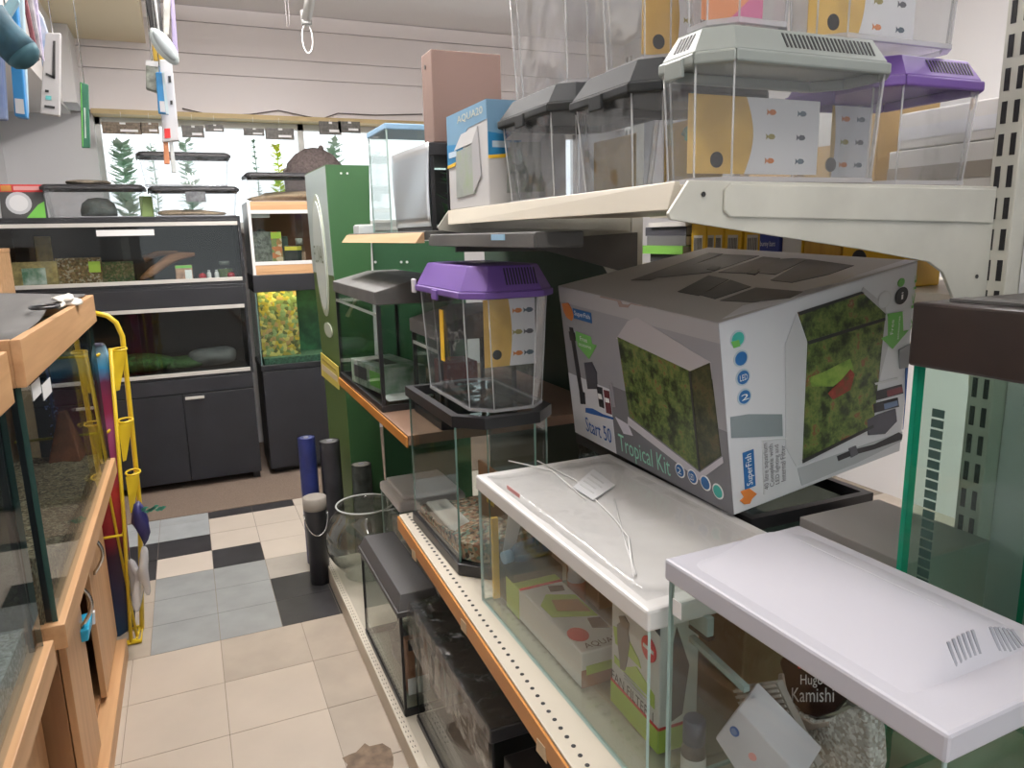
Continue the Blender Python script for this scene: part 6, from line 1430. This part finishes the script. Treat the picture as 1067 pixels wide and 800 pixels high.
blackhood('smaller black hooded aquarium half hidden behind the purple lidded tank', .66, -.86, .27, .24, .31)
for (y, z, lb, m_, dx) in ((-.50,.99,'flat green and white carton inside the black hooded aquarium',mat('carton_green_white', (.5,.53,.5), .5, col2=(.10,.22,.12), scale=14),.10),):
    t = carton('flat_carton', lb, 'carton', (.60,-.42,.99), R(8), .32, .16, .09, m_); f, e, tp = cfaces(.32,.16,.09); f.rect(.1,.5,.3,.8,'picture',mat('pic_dark', (.05,.05,.06), .4),t,world=False); f.rect(.6,.9,.2,.8,'green_panel',GRN,t,world=False); tp.rect(.3,.6,.3,.7,'dark_print',TEXTK,t,world=False)
mb = MB(); mb.hexa([(.59,-.52,.99),(.75,-.50,.99),(.75,-.30,.992),(.59,-.44,.992)], [(.59,-.52,.992),(.75,-.50,.992),(.75,-.30,.994),(.59,-.44,.994)]); o = mb.obj('leaflet', WHITEPAPER); tag(o, 'white leaflet lying on the floor of black hooded aquarium', 'leaflet')
mb = MB(); mb.hexa([(.58,.02,1.22),(.585,.02,1.22),(.585,.08,1.22),(.58,.08,1.22)], [(.60,-.10,1.31),(.605,-.10,1.31),(.605,-.07,1.31),(.60,-.07,1.31)]); o = mb.obj('green_scraper', mat('scraper_green', (.4,.5,.25), .5)); tag(o, 'pale green scraper stuck inside upper part of black hooded aquarium', 'scraper')
t = carton('red_carton', 'red and black carton beside the smaller black hooded aquarium base', 'carton', (.70,-.80,.99), 0, .12, .1, .16, mat('red_box', (.32,.04,.03), .5)); f, e, tp = cfaces(.12,.1,.16); f.rect(0,1,0,.4,'dark_panel',INK,t,world=False); e.rect(0,1,0,.4,'dark_panel',INK,t,world=False)
# ------------------------------------------------------------------ green display stand and floor pieces by it
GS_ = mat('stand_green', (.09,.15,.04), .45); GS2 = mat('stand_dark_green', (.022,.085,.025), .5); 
t = thing('display_stand', 'tall bowed green cardboard display stand with an oval logo panel', 'display stand', (.70,.70,0))
n = 14
def bow(k): return .018*math.sin(PI*k*1.6)
rows = []
mb = MB()
for i in range(n+1):
    k = i/n; z = 1.83*k; y0 = .45; y1 = .95; x0 = .622+bow(k)*.6; x1 = .800-.025*math.sin(PI*k)
    rows.append([mb.v(p) for p in ((x0,y0,z),(x1,y0,z),(x1,y1,z),(x0-.01,y1,z-.0))])
for a, b in zip(rows, rows[1:]):
    for j in range(4):
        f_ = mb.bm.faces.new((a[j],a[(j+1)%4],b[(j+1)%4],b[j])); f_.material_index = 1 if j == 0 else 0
mb.bm.faces.new(rows[0][::-1]); mb.bm.faces.new(rows[-1]).material_index = 0
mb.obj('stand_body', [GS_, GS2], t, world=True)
def fx(z):
    k = z/1.83; return .622+bow(k)*.6
# curved printed front: thin sheet following the bow
def sheet(ya, yb, za, zb, off, m_, nm, oval=False):
    mb = MB(); N = 16; 
    if oval:
        c = [((ya+yb)/2+(yb-ya)/2*math.cos(2*PI*i/36), (za+zb)/2+(zb-za)/2*math.sin(2*PI*i/36)) for i in range(36)]
        mb.hexa([(fx(z)-.01*(y-.45)/.50-off*.3, y, z) for y, z in c], [(fx(z)-.01*(y-.45)/.50-off, y, z) for y, z in c])
    else:
        for i in range(N):
            z0_, z1_ = za+(zb-za)*i/N, za+(zb-za)*(i+1)/N
            q0 = [(fx(z0_)-.01*(y-.45)/.50, y, z0_) for y in (ya, yb)]; q1 = [(fx(z1_)-.01*(y-.45)/.50, y, z1_) for y in (ya, yb)]
            b_ = [q0[0], q0[1], q1[1], q1[0]]
            mb.hexa([(x-off*.2,y,z) for x,y,z in b_], [(x-off,y,z) for x,y,z in b_])
    return mb.obj(nm, m_, t, world=True)
sheet(.455,.945,1.36,1.825,.003, mat('stand_silver', (.42,.50,.48), .35), 'silver_panel')
sheet(.56,.84,1.16,1.72,.007, mat('stand_rim', (.50,.55,.44), .4), 'oval_rim', True); sheet(.58,.82,1.19,1.69,.010, mat('stand_oval', (.60,.66,.62), .35), 'oval_panel', True)
FO = Face((fx(1.40)-.0175,.81,1.40),(fx(1.40)-.0125,.59,1.40),(fx(1.50)-.0125,.59,1.50),(fx(1.50)-.0175,.81,1.50), .004)
FO.text('FLUVAL', .04, .96, .1, .9, mat('stand_ink', (.10,.14,.06), .5), t, 1.)
sheet(.60,.78,1.06,1.13,.007, mat('stand_rim', (.50,.55,.44), .4), 'scroll_mark', True)
mb = MB()
for x in (.675,.702): mb.lathe([(.005,0),(.005,.003)], (0,0,0), 8, ax=Matrix.Translation((x,.448,1.795)) @ Matrix.Rotation(R(90),4,'X'))
mb.obj('eyelet_dot', WHITEP, t, world=True)
t = thing('price_card', 'yellow card fixed low on the edge of green display stand', 'price card', (.60,.45,1.0))
q = [at(x, y, x=.606) for x, y in ((335,391),(353,406),(352,382),(334,367))]
mb = MB(); mb.hexa(q, [p+Vector((.004,0,0)) for p in q]); mb.obj('card', mat('sign_yellow', (.62,.52,.10), .5), t, world=True)
F = Face(q[0],q[1],q[2],q[3],.001); F.rect(.05, .95, .30, .55, 'price_print', mat('pale_print2', (.62,.52,.36), .5), t); F.rect(.1, .9, .72, .82, 'price_print', mat('ochre_ink', (.35,.27,.04), .5), t)
# green gondola end panel with white pegs
t = thing('end_panel', 'dark green end panel with white peg holes beyond the shelving', 'panel', (.9,.48,0))
mb = MB(); mb.box(.80, XBACK-.01, .472, .485, .0, 1.50); mb.obj('panel_board', mat('panel_green', (.012,.06,.022), .5), t, world=True)
for px in (372,379,386,391,418,424):
    p = at(px, 273, y=.471); mb = MB(); mb.lathe([(.006,0),(.006,.004)], (0,0,0), 10, ax=Matrix.Translation((p.x,.4715,p.z)) @ Matrix.Rotation(R(90),4,'X')); mb.obj('peg', WHITEP, t, world=True)
t = thing('back_panel', 'dark pegboard back of the shelving behind the black hooded aquariums', 'panel', (XBACK+.03,-.35,.0))
mb = MB(); mb.box(XBACK+.024, XBACK+.034, -.89, .30, .08, 1.50); mb.obj('panel_board', mat('pegboard_dark', (.02,.035,.025), .6), t, world=True)
# rolls
def roll(name, label, x, y, r, h, m, capm, z=0.0):
    t = thing(name, label, 'roll', (x, y, z))
    mb = MB(); mb.lathe([(r,0),(r*1.01,h*.5),(r,h)], n=24, cap1=False); mb.obj('roll_body', m, t)
    mb = MB(); mb.lathe([(r*.99,h-.002),(r*.55,h-.001),(r*.35,h-.012)], n=24); mb.obj('roll_end', capm, t)
    mb = MB(); mb.lathe([(r*.3,h-.011),(r*.3,h+.002),(r*.2,h+.002),(r*.2,h-.011)], n=16); mb.obj('core', mat('core_grey', (.2,.2,.22), .6), t)
    return t
NAVY = mat('navy_roll', (.02,.03,.14), .35, var=.3, scale=8); DKR = mat('dark_roll', (.03,.03,.035), .4, var=.4, scale=8)
roll('backdrop_roll', 'tall navy blue roll standing on floor before the green stand', .455, .56, .040, .62, NAVY, NAVY)
roll('backdrop_roll', 'dark grey roll standing beside the navy blue roll', .556, .54, .047, .595, DKR, mat('dark_roll_end', (.08,.08,.085), .5))
roll('backdrop_roll', 'short mottled dark roll standing beside the dark grey roll', .672, .415, .045, .50, mat('mottled_roll', (.05,.06,.055), .5, var=.6, scale=20), mat('mottled_end', (.17,.16,.14), .7), .0)
t = thing('bin', 'dark cylindrical bin with a pale grey rim in front of the navy roll', 'bin', (.440,.335,0))
rb = .048; hb = at(347,530,y=.325).z
hb = .40
mb = MB(); mb.lathe([(rb*.9,0),(rb,hb-.02),(rb,hb)], n=24); mb.obj('bin_body', mat('bin_dark', (.025,.025,.03), .35), t)
mb = MB(); mb.lathe([(rb*1.03,hb-.05),(rb*1.08,hb-.04),(rb*1.08,hb+.004),(rb*.9,hb+.008),(rb*.55,hb+.002)], n=24); mb.obj('lid', mat('bin_rim', (.26,.235,.205), .6), t)
mb = MB(); mb.tube([(rb*1.06*math.cos(a)*1.0, rb*1.06*math.sin(a), hb-.07-.09*math.sin((a-PI)*1.0) if a > PI else hb-.07) for a in [PI+PI*i/12 for i in range(13)]], .003, 6); mb.obj('wire_handle', CHROME, t)
# fish bowl
t = thing('fish_bowl', 'large round clear fish bowl on the base shelf', 'fish bowl', (.628,.172,.0755))
rbw = .172
prof = [(.09,.0),(.10,.004)]+[(rbw*math.sin(a), rbw*.98-rbw*.98*math.cos(a)) for a in [R(d) for d in range(34,140,8)]]
mb = MB(); top_r = prof[-1][0]; top_z = prof[-1][1]
mb.lathe(prof+[(top_r*.98,top_z+.012),(top_r*1.06,top_z+.025)], n=36, cap1=False); o = mb.obj('bowl', glass('bowl_glass', (.84,.86,.84), rough=.03, ior=1.9, body=(.6,.6,.55), bodyfac=.05), t); s = o.modifiers.new('wall','SOLIDIFY'); s.thickness = .004
mb = MB(); mb.tube([(top_r*1.06*math.cos(2*PI*i/36), top_r*1.06*math.sin(2*PI*i/36), top_z+.025) for i in range(36)], .004, 6, closed=True); mb.obj('rim', mat('rim_glass', (.5,.52,.5), .15), t)
# white hooded small tank, low
t = thing('aquarium', 'small glass tank with rounded white hood on base shelf behind the fish bowl', 'aquarium', (.66,-.30,.0755))
tank(t, .29, .26, .0, .44, G, EDGEL)
mb = MB(); mb.box(-.004, .264, -.004, .294, .435, .475); mb.obj('hood', WHITEP, t, bev=.012, seg=4)
mb = MB(); mb.box(.02, .244, .02, .274, .474, .492); mb.obj('hood_top', WHITEP, t, bev=.008, seg=3)
t = carton('cream_board', 'cream coloured card panel standing inside the small white hooded tank', 'carton', (.69,-.27,.082), 0, .22, .18, .33, mat('cream_board_m', (.52,.50,.45), .6))
F = Face((0,.22,0),(0,0,0),(0,0,.33),(0,.22,.33)); F.poly([(.2,.0),(.9,.0),(.2,.9)], 'pale_print', WHITEPAPER, t, world=False)
t = thing('aquarium', 'small low tank with silver trimmed glass lid beside the black lidded tank', 'aquarium', (.640,-.83,.0755))
tank(t, .51, .25, 0, .32, G, EDGEL)
for z in (.315,):
    mb = MB(); ring(mb, [(-.006,-.006),(.256,-.006),(.256,.516),(-.006,.516)], [(.014,.014),(.236,.014),(.236,.496),(.014,.496)], z, z+.022); mb.obj('trim_frame', mat('silver_trim', (.45,.45,.44), .4), t, bev=.002)
mb = MB(); mb.box(.014, .236, .014, .496, .322, .328); mb.obj('lid_glass', mat('dusty_lid', (.22,.22,.20), .4), t)
# low black lidded tank
t = thing('aquarium', 'low tank with long black lid at the aisle edge of base shelf', 'aquarium', (.500,-.865,.0755))
Lb, Db = .53, .125
tank(t, Lb, Db, 0, .35, G, SIL)
mb = MB(); ring(mb, [(-.003,-.003),(Db+.003,-.003),(Db+.003,Lb+.003),(-.003,Lb+.003)], [(.008,.008),(Db-.008,.008),(Db-.008,Lb-.008),(.008,Lb-.008)], 0, .022); mb.obj('base_frame', BLACKP, t)
for yy in (.0, Lb-.006):
    for xx in (0, Db-.006): 
        mb = MB(); mb.box(xx-.001, xx+.007, yy-.001, yy+.007, .02, .35); mb.obj('corner_post', BLACKP, t)
mb = MB(); mb.hexa([(-.006,-.006,.345),(Db+.006,-.006,.345),(Db+.006,Lb+.006,.345),(-.006,Lb+.006,.345)], [(.012,.02,.395),(Db-.005,.02,.395),(Db-.005,Lb-.02,.395),(.012,Lb-.02,.395)]); mb.box(-.008, Db+.008, -.008, Lb+.008, .335, .352); mb.obj('lid', mat('dusty_lid_black', (.060,.059,.060), .5), t, bev=.002)
t2 = carton('brown_packet', 'brown packet standing inside the low black lidded tank', 'carton', (.53,-.80,.10), 0, .03, .07, .19, mat('brown_packet_m', (.30,.15,.09), .6)); F = Face((0,0,0),(.07,0,0),(.07,0,.19),(0,0,.19)); F.rect(.0,1,.0,.3,'white_strip',WHITEPAPER,t2,world=False); F.rect(.1,.8,.8,1,'dark_band',INK,t2,world=False)
mb = MB(); mb.blob((.565,-.60,.32), (.03,.05,.06), 2, .7, 5); o = mb.obj('crumpled_foil', mat('dark_foil', (.12,.12,.13), .3)); o.location.z = -.165; tag(o, 'crumpled dark foil lying inside the low black lidded tank', 'foil')
# film wrapped black topped tank
t = thing('aquarium', 'black topped glass tank wrapped in creased clear film on base shelf', 'aquarium', (.530,-1.52,.0755))
Lw, Dw = .62, .30
tank(t, Lw, Dw, 0, .36, G, SIL)
mb = MB(); mb.box(-.005, Dw+.005, -.005, Lw+.005, .352, .388); mb.obj('lid', mat('black_lid_gloss', (.035,.035,.038), .35), t, bev=.004)
mb = MB(); mb.box(-.003, Dw+.003, -.003, Lw+.003, 0, .018); mb.obj('base_frame', BLACKP, t)
mb = MB(); rnd = random.Random(12); nx, ny = 8, 20
top = [[(-.008+(Dw+.016)*i/nx, -.008+(Lw+.016)*j/ny, .391+.007*rnd.random()) for i in range(nx+1)] for j in range(ny+1)]
sidez = [.39, .33, .24]
V = [[mb.v(p) for p in row] for row in top]
for j in range(ny):
    for i in range(nx): mb.bm.faces.new((V[j][i],V[j][i+1],V[j+1][i+1],V[j+1][i]))
prev = [V[j][0] for j in range(ny+1)]
for z in (.33, .25):
    cur = [mb.v((-.010-.006*rnd.random(), -.008+(Lw+.016)*j/ny, z+.02*rnd.random())) for j in range(ny+1)]
    for j in range(ny): mb.bm.faces.new((prev[j],prev[j+1],cur[j+1],cur[j]))
    prev = cur
o = mb.obj('shrink_wrap', glass('wrap_film_creased', (.93,.93,.93), rough=.16, ior=1.4, body=(.75,.75,.75), bodyfac=.02, wave=.9), t); s = o.modifiers.new('wall','SOLIDIFY'); s.thickness = .0006
t = thing('black_carton', 'black printed carton under the orange shelf beyond the film-wrapped tank end', 'carton', (.548,-1.90,.0755))
mb = MB(); mb.box(0, .3, 0, .36, 0, .33); mb.obj('box_body', mat('black_carton_m', (.02,.018,.02), .4), t, bev=.004)
f, e, tp = cfaces(.36,.3,.33); f.disc(.45, .55, .06, 'pink_emblem', mat('pink_print', (.45,.08,.15), .4), t, world=False, ry=.04); f.disc(.45,.55,.045,'pink_emblem',INK,t,2.,world=False,ry=.03); tp.disc(.4,.7,.05,'pink_emblem',mat('pink_print', (.45,.08,.15), .4),t,world=False); f.rect(.1,.9,.2,.26,'print_line',PALE,t,world=False)
# ------------------------------------------------------------------ stock on the far side of shelving
t = thing('steel_shelf', 'pale shelf on the far side carrying yellow cartons and dark books', 'shelf', (1.6,-1.3,1.39))
mb = MB(); mb.box(1.37, 1.80, -2.05, -.5, 1.365, 1.39); mb.obj('shelf_plate', CREAM, t, world=True)
for y in (-2.0,-.93): 
    mb = MB(); mb.extr([(XBACK+.04,1.364),(1.75,1.364),(1.30,1.26),(XBACK+.04,1.24)], 'y', y-.004, y+.004); mb.obj('bracket', CREAM, t, world=True)
YC2 = mat('feed_yellow', (.72,.44,.02), .45, var=.06, scale=6)
ys = [(-.98,-1.05),(-1.055,-1.13),(-1.135,-1.205),(-1.215,-1.285),(-1.36,-1.43),(-1.435,-1.55),(-1.555,-1.72)]
lbs = ['yellow feed carton beside the pile of dark books','yellow feed carton with two barcodes, next along from the books','yellow feed carton with white label, beside the twin barcode one','yellow feed carton touching the blue fronted packet','yellow carton with a big white panel after the blue packet','yellow carton with wood-brown print behind the kit carton','yellow carton low behind the bracket end by slotted upright']
for i, ((a, b), lb) in enumerate(zip(ys, lbs)):
    t = thing('feed_carton', lb, 'carton', (1.44, b, 1.3905), 0, 'yellow feed cartons on the far side shelf'); L_ = a-b; H_ = .155 if i < 6 else .10
    mb = MB(); mb.box(0, .12, 0, L_, 0, H_); mb.obj('box_body', YC2 if i != 5 else wood('brown_yellow', (.55,.32,.04), (.40,.22,.03), axis='z'), t, bev=.003)
    F = Face((0,L_,0),(0,0,0),(0,0,H_),(0,L_,H_))
    if i in (0,2,3): F.rect(.2,.8,.1,.75,'white_label',mat('label_grey', (.55,.54,.5), .5),t,world=False); [F.rect(.25+.09*k,.29+.09*k,.45,.7,'barcode_stripe',mat('barcode_grey', (.16,.15,.13), .5),t,2.,world=False) for k in range(6)]
    if i == 1:
        for u in (.08,.55): F.rect(u,u+.36,.2,.75,'white_label',mat('label_grey', (.55,.54,.5), .5),t,world=False); [F.rect(u+.03+.06*k,u+.055+.06*k,.45,.7,'barcode_stripe',mat('barcode_grey', (.16,.15,.13), .5),t,2.,world=False) for k in range(5)]
    if i == 4: F.rect(.05,.95,.08,.95,'white_label',mat('label_pale', (.66,.66,.64), .5),t,world=False); [F.rect(.2+.1*k,.25+.1*k,.15,.35,'barcode_stripe',mat('barcode_grey', (.16,.15,.13), .5),t,2.,world=False) for k in range(6)]
    if i == 6: F.disc(.3,.6,.02,'dark_emblem',INK,t,world=False)
t = thing('feed_packet', 'royal blue fronted packet with white lettering among the yellow cartons', 'packet', (1.43,-1.355,1.3905))
mb = MB(); mb.hexa([(0,0,0),(.08,0,0),(.08,.065,0),(0,.065,0)], [(.0,-.004,.125),(.06,.0,.125),(.06,.065,.125),(.0,.069,.125)]); mb.obj('packet_body', mat('royal_blue', (.03,.05,.26), .4), t, bev=.003)
F = Face((0,.066,0),(0,-.001,0),(0,-.004,.125),(0,.069,.125), .002); F.text('bunny bars', .12, .88, .66, .80, TEXTW, t, world=False); F.rect(.25,.75,.2,.45,'barcode_panel',mat('label_pale', (.66,.66,.64), .5),t,world=False); [F.rect(.3+.06*k,.33+.06*k,.22,.43,'barcode_stripe',mat('barcode_grey', (.16,.15,.13), .5),t,2.,world=False) for k in range(7)]
z = 1.3905
for i, (h, m_, lb, w_) in enumerate(((.028, mat('book_cream', (.45,.42,.36), .6), 'cream paperback at the bottom of the dark book pile', .22),(.03, mat('book_black', (.03,.03,.032), .5), 'black booklet second up in the book pile', .20),(.026, mat('book_green', (.16,.38,.06), .5), 'booklet with bright green spine in the middle of pile', .22),(.03, mat('book_grey', (.12,.12,.12), .5), 'charcoal booklet above the green spined one', .21),(.028, mat('book_black2', (.04,.04,.05), .5), 'black booklet near the top of the book pile', .22),(.014, mat('book_white', (.62,.60,.57), .4), 'white leaflet packet topping the book pile', .2))):
    t = thing('booklet', lb, 'booklet', (1.43+.006*math.sin(i*2), -.965+.006*math.cos(i*3), z), 0, 'booklets piled on the far side shelf')
    mb = MB(); mb.box(0, .002, 0, w_, 0, h); mb.box(.002, .15, 0, w_, 0, .002); mb.box(.002, .15, 0, w_, h-.002, h); mb.obj('cover', m_, t)
    mb = MB(); mb.box(.003, .148, .003, w_-.003, .0022, h-.0022); mb.obj('pages', mat('page_paper', (.55,.53,.48), .7), t); z += h+.0005
# second far-side shelf with pale stock, seen through the plastic tanks
t = thing('steel_shelf', 'upper pale shelf on the far side seen through the clear plastic tanks', 'shelf', (1.6,-1.5,1.58))
mb = MB(); mb.box(1.31, 1.80, -2.04, -.95, 1.56, 1.585); mb.obj('shelf_plate', CREAM, t, world=True)
mb = MB(); mb.extr([(XBACK+.04,1.559),(1.75,1.559),(1.30,1.48),(XBACK+.04,1.47)], 'y', -2.038, -2.03); mb.obj('bracket', CREAM, t, world=True)
CW = mat('stock_white', (.62,.61,.58), .5); ST = mat('stock_strip', (.28,.25,.21), .6)
z = 1.5855
for i, (L_, h, lb) in enumerate(((.30,.085,'pale carton with brown strip at the bottom of far side stack'),(.28,.07,'white printed carton topping the far side stack'))):
    t = carton('stock_carton', lb, 'carton', (1.36,-2.03,z), 0, L_, .25, h, CW); f, e, tp = cfaces(L_, .25, h)
    f.rect(0,1,.25,.6,'brown_strip' if i == 0 else 'print_panel', ST if i == 0 else PALE, t, world=False); e.rect(0,1,.25,.6,'brown_strip' if i == 0 else 'print_panel', ST if i == 0 else PALE, t, world=False)
    if i: e.rect(.1,.25,.4,.8,'red_print',RED,t,2.,world=False); e.rect(.25,.4,.3,.7,'green_print',GRN,t,2.,world=False)
    z += h+.001
for i, (y, m_, lb) in enumerate(((-1.70, mat('ochre_stock', (.50,.32,.10), .5), 'ochre carton standing behind the plastic tanks'),(-1.48, mat('tan_stock', (.42,.30,.18), .6), 'tan carton standing behind the dark hooded plastic tanks'),(-1.26, mat('white_stock', (.6,.58,.55), .5), 'white carton standing behind the AQUA carton end'))):
    t = carton('stock_carton', lb, 'carton', (1.36, y, 1.5855), 0, .20, .18, .21, m_); f, e, tp = cfaces(.2,.18,.21); f.rect(.15,.85,.55,.9,'white_label',mat('label_pale', (.66,.66,.64), .5),t,world=False)
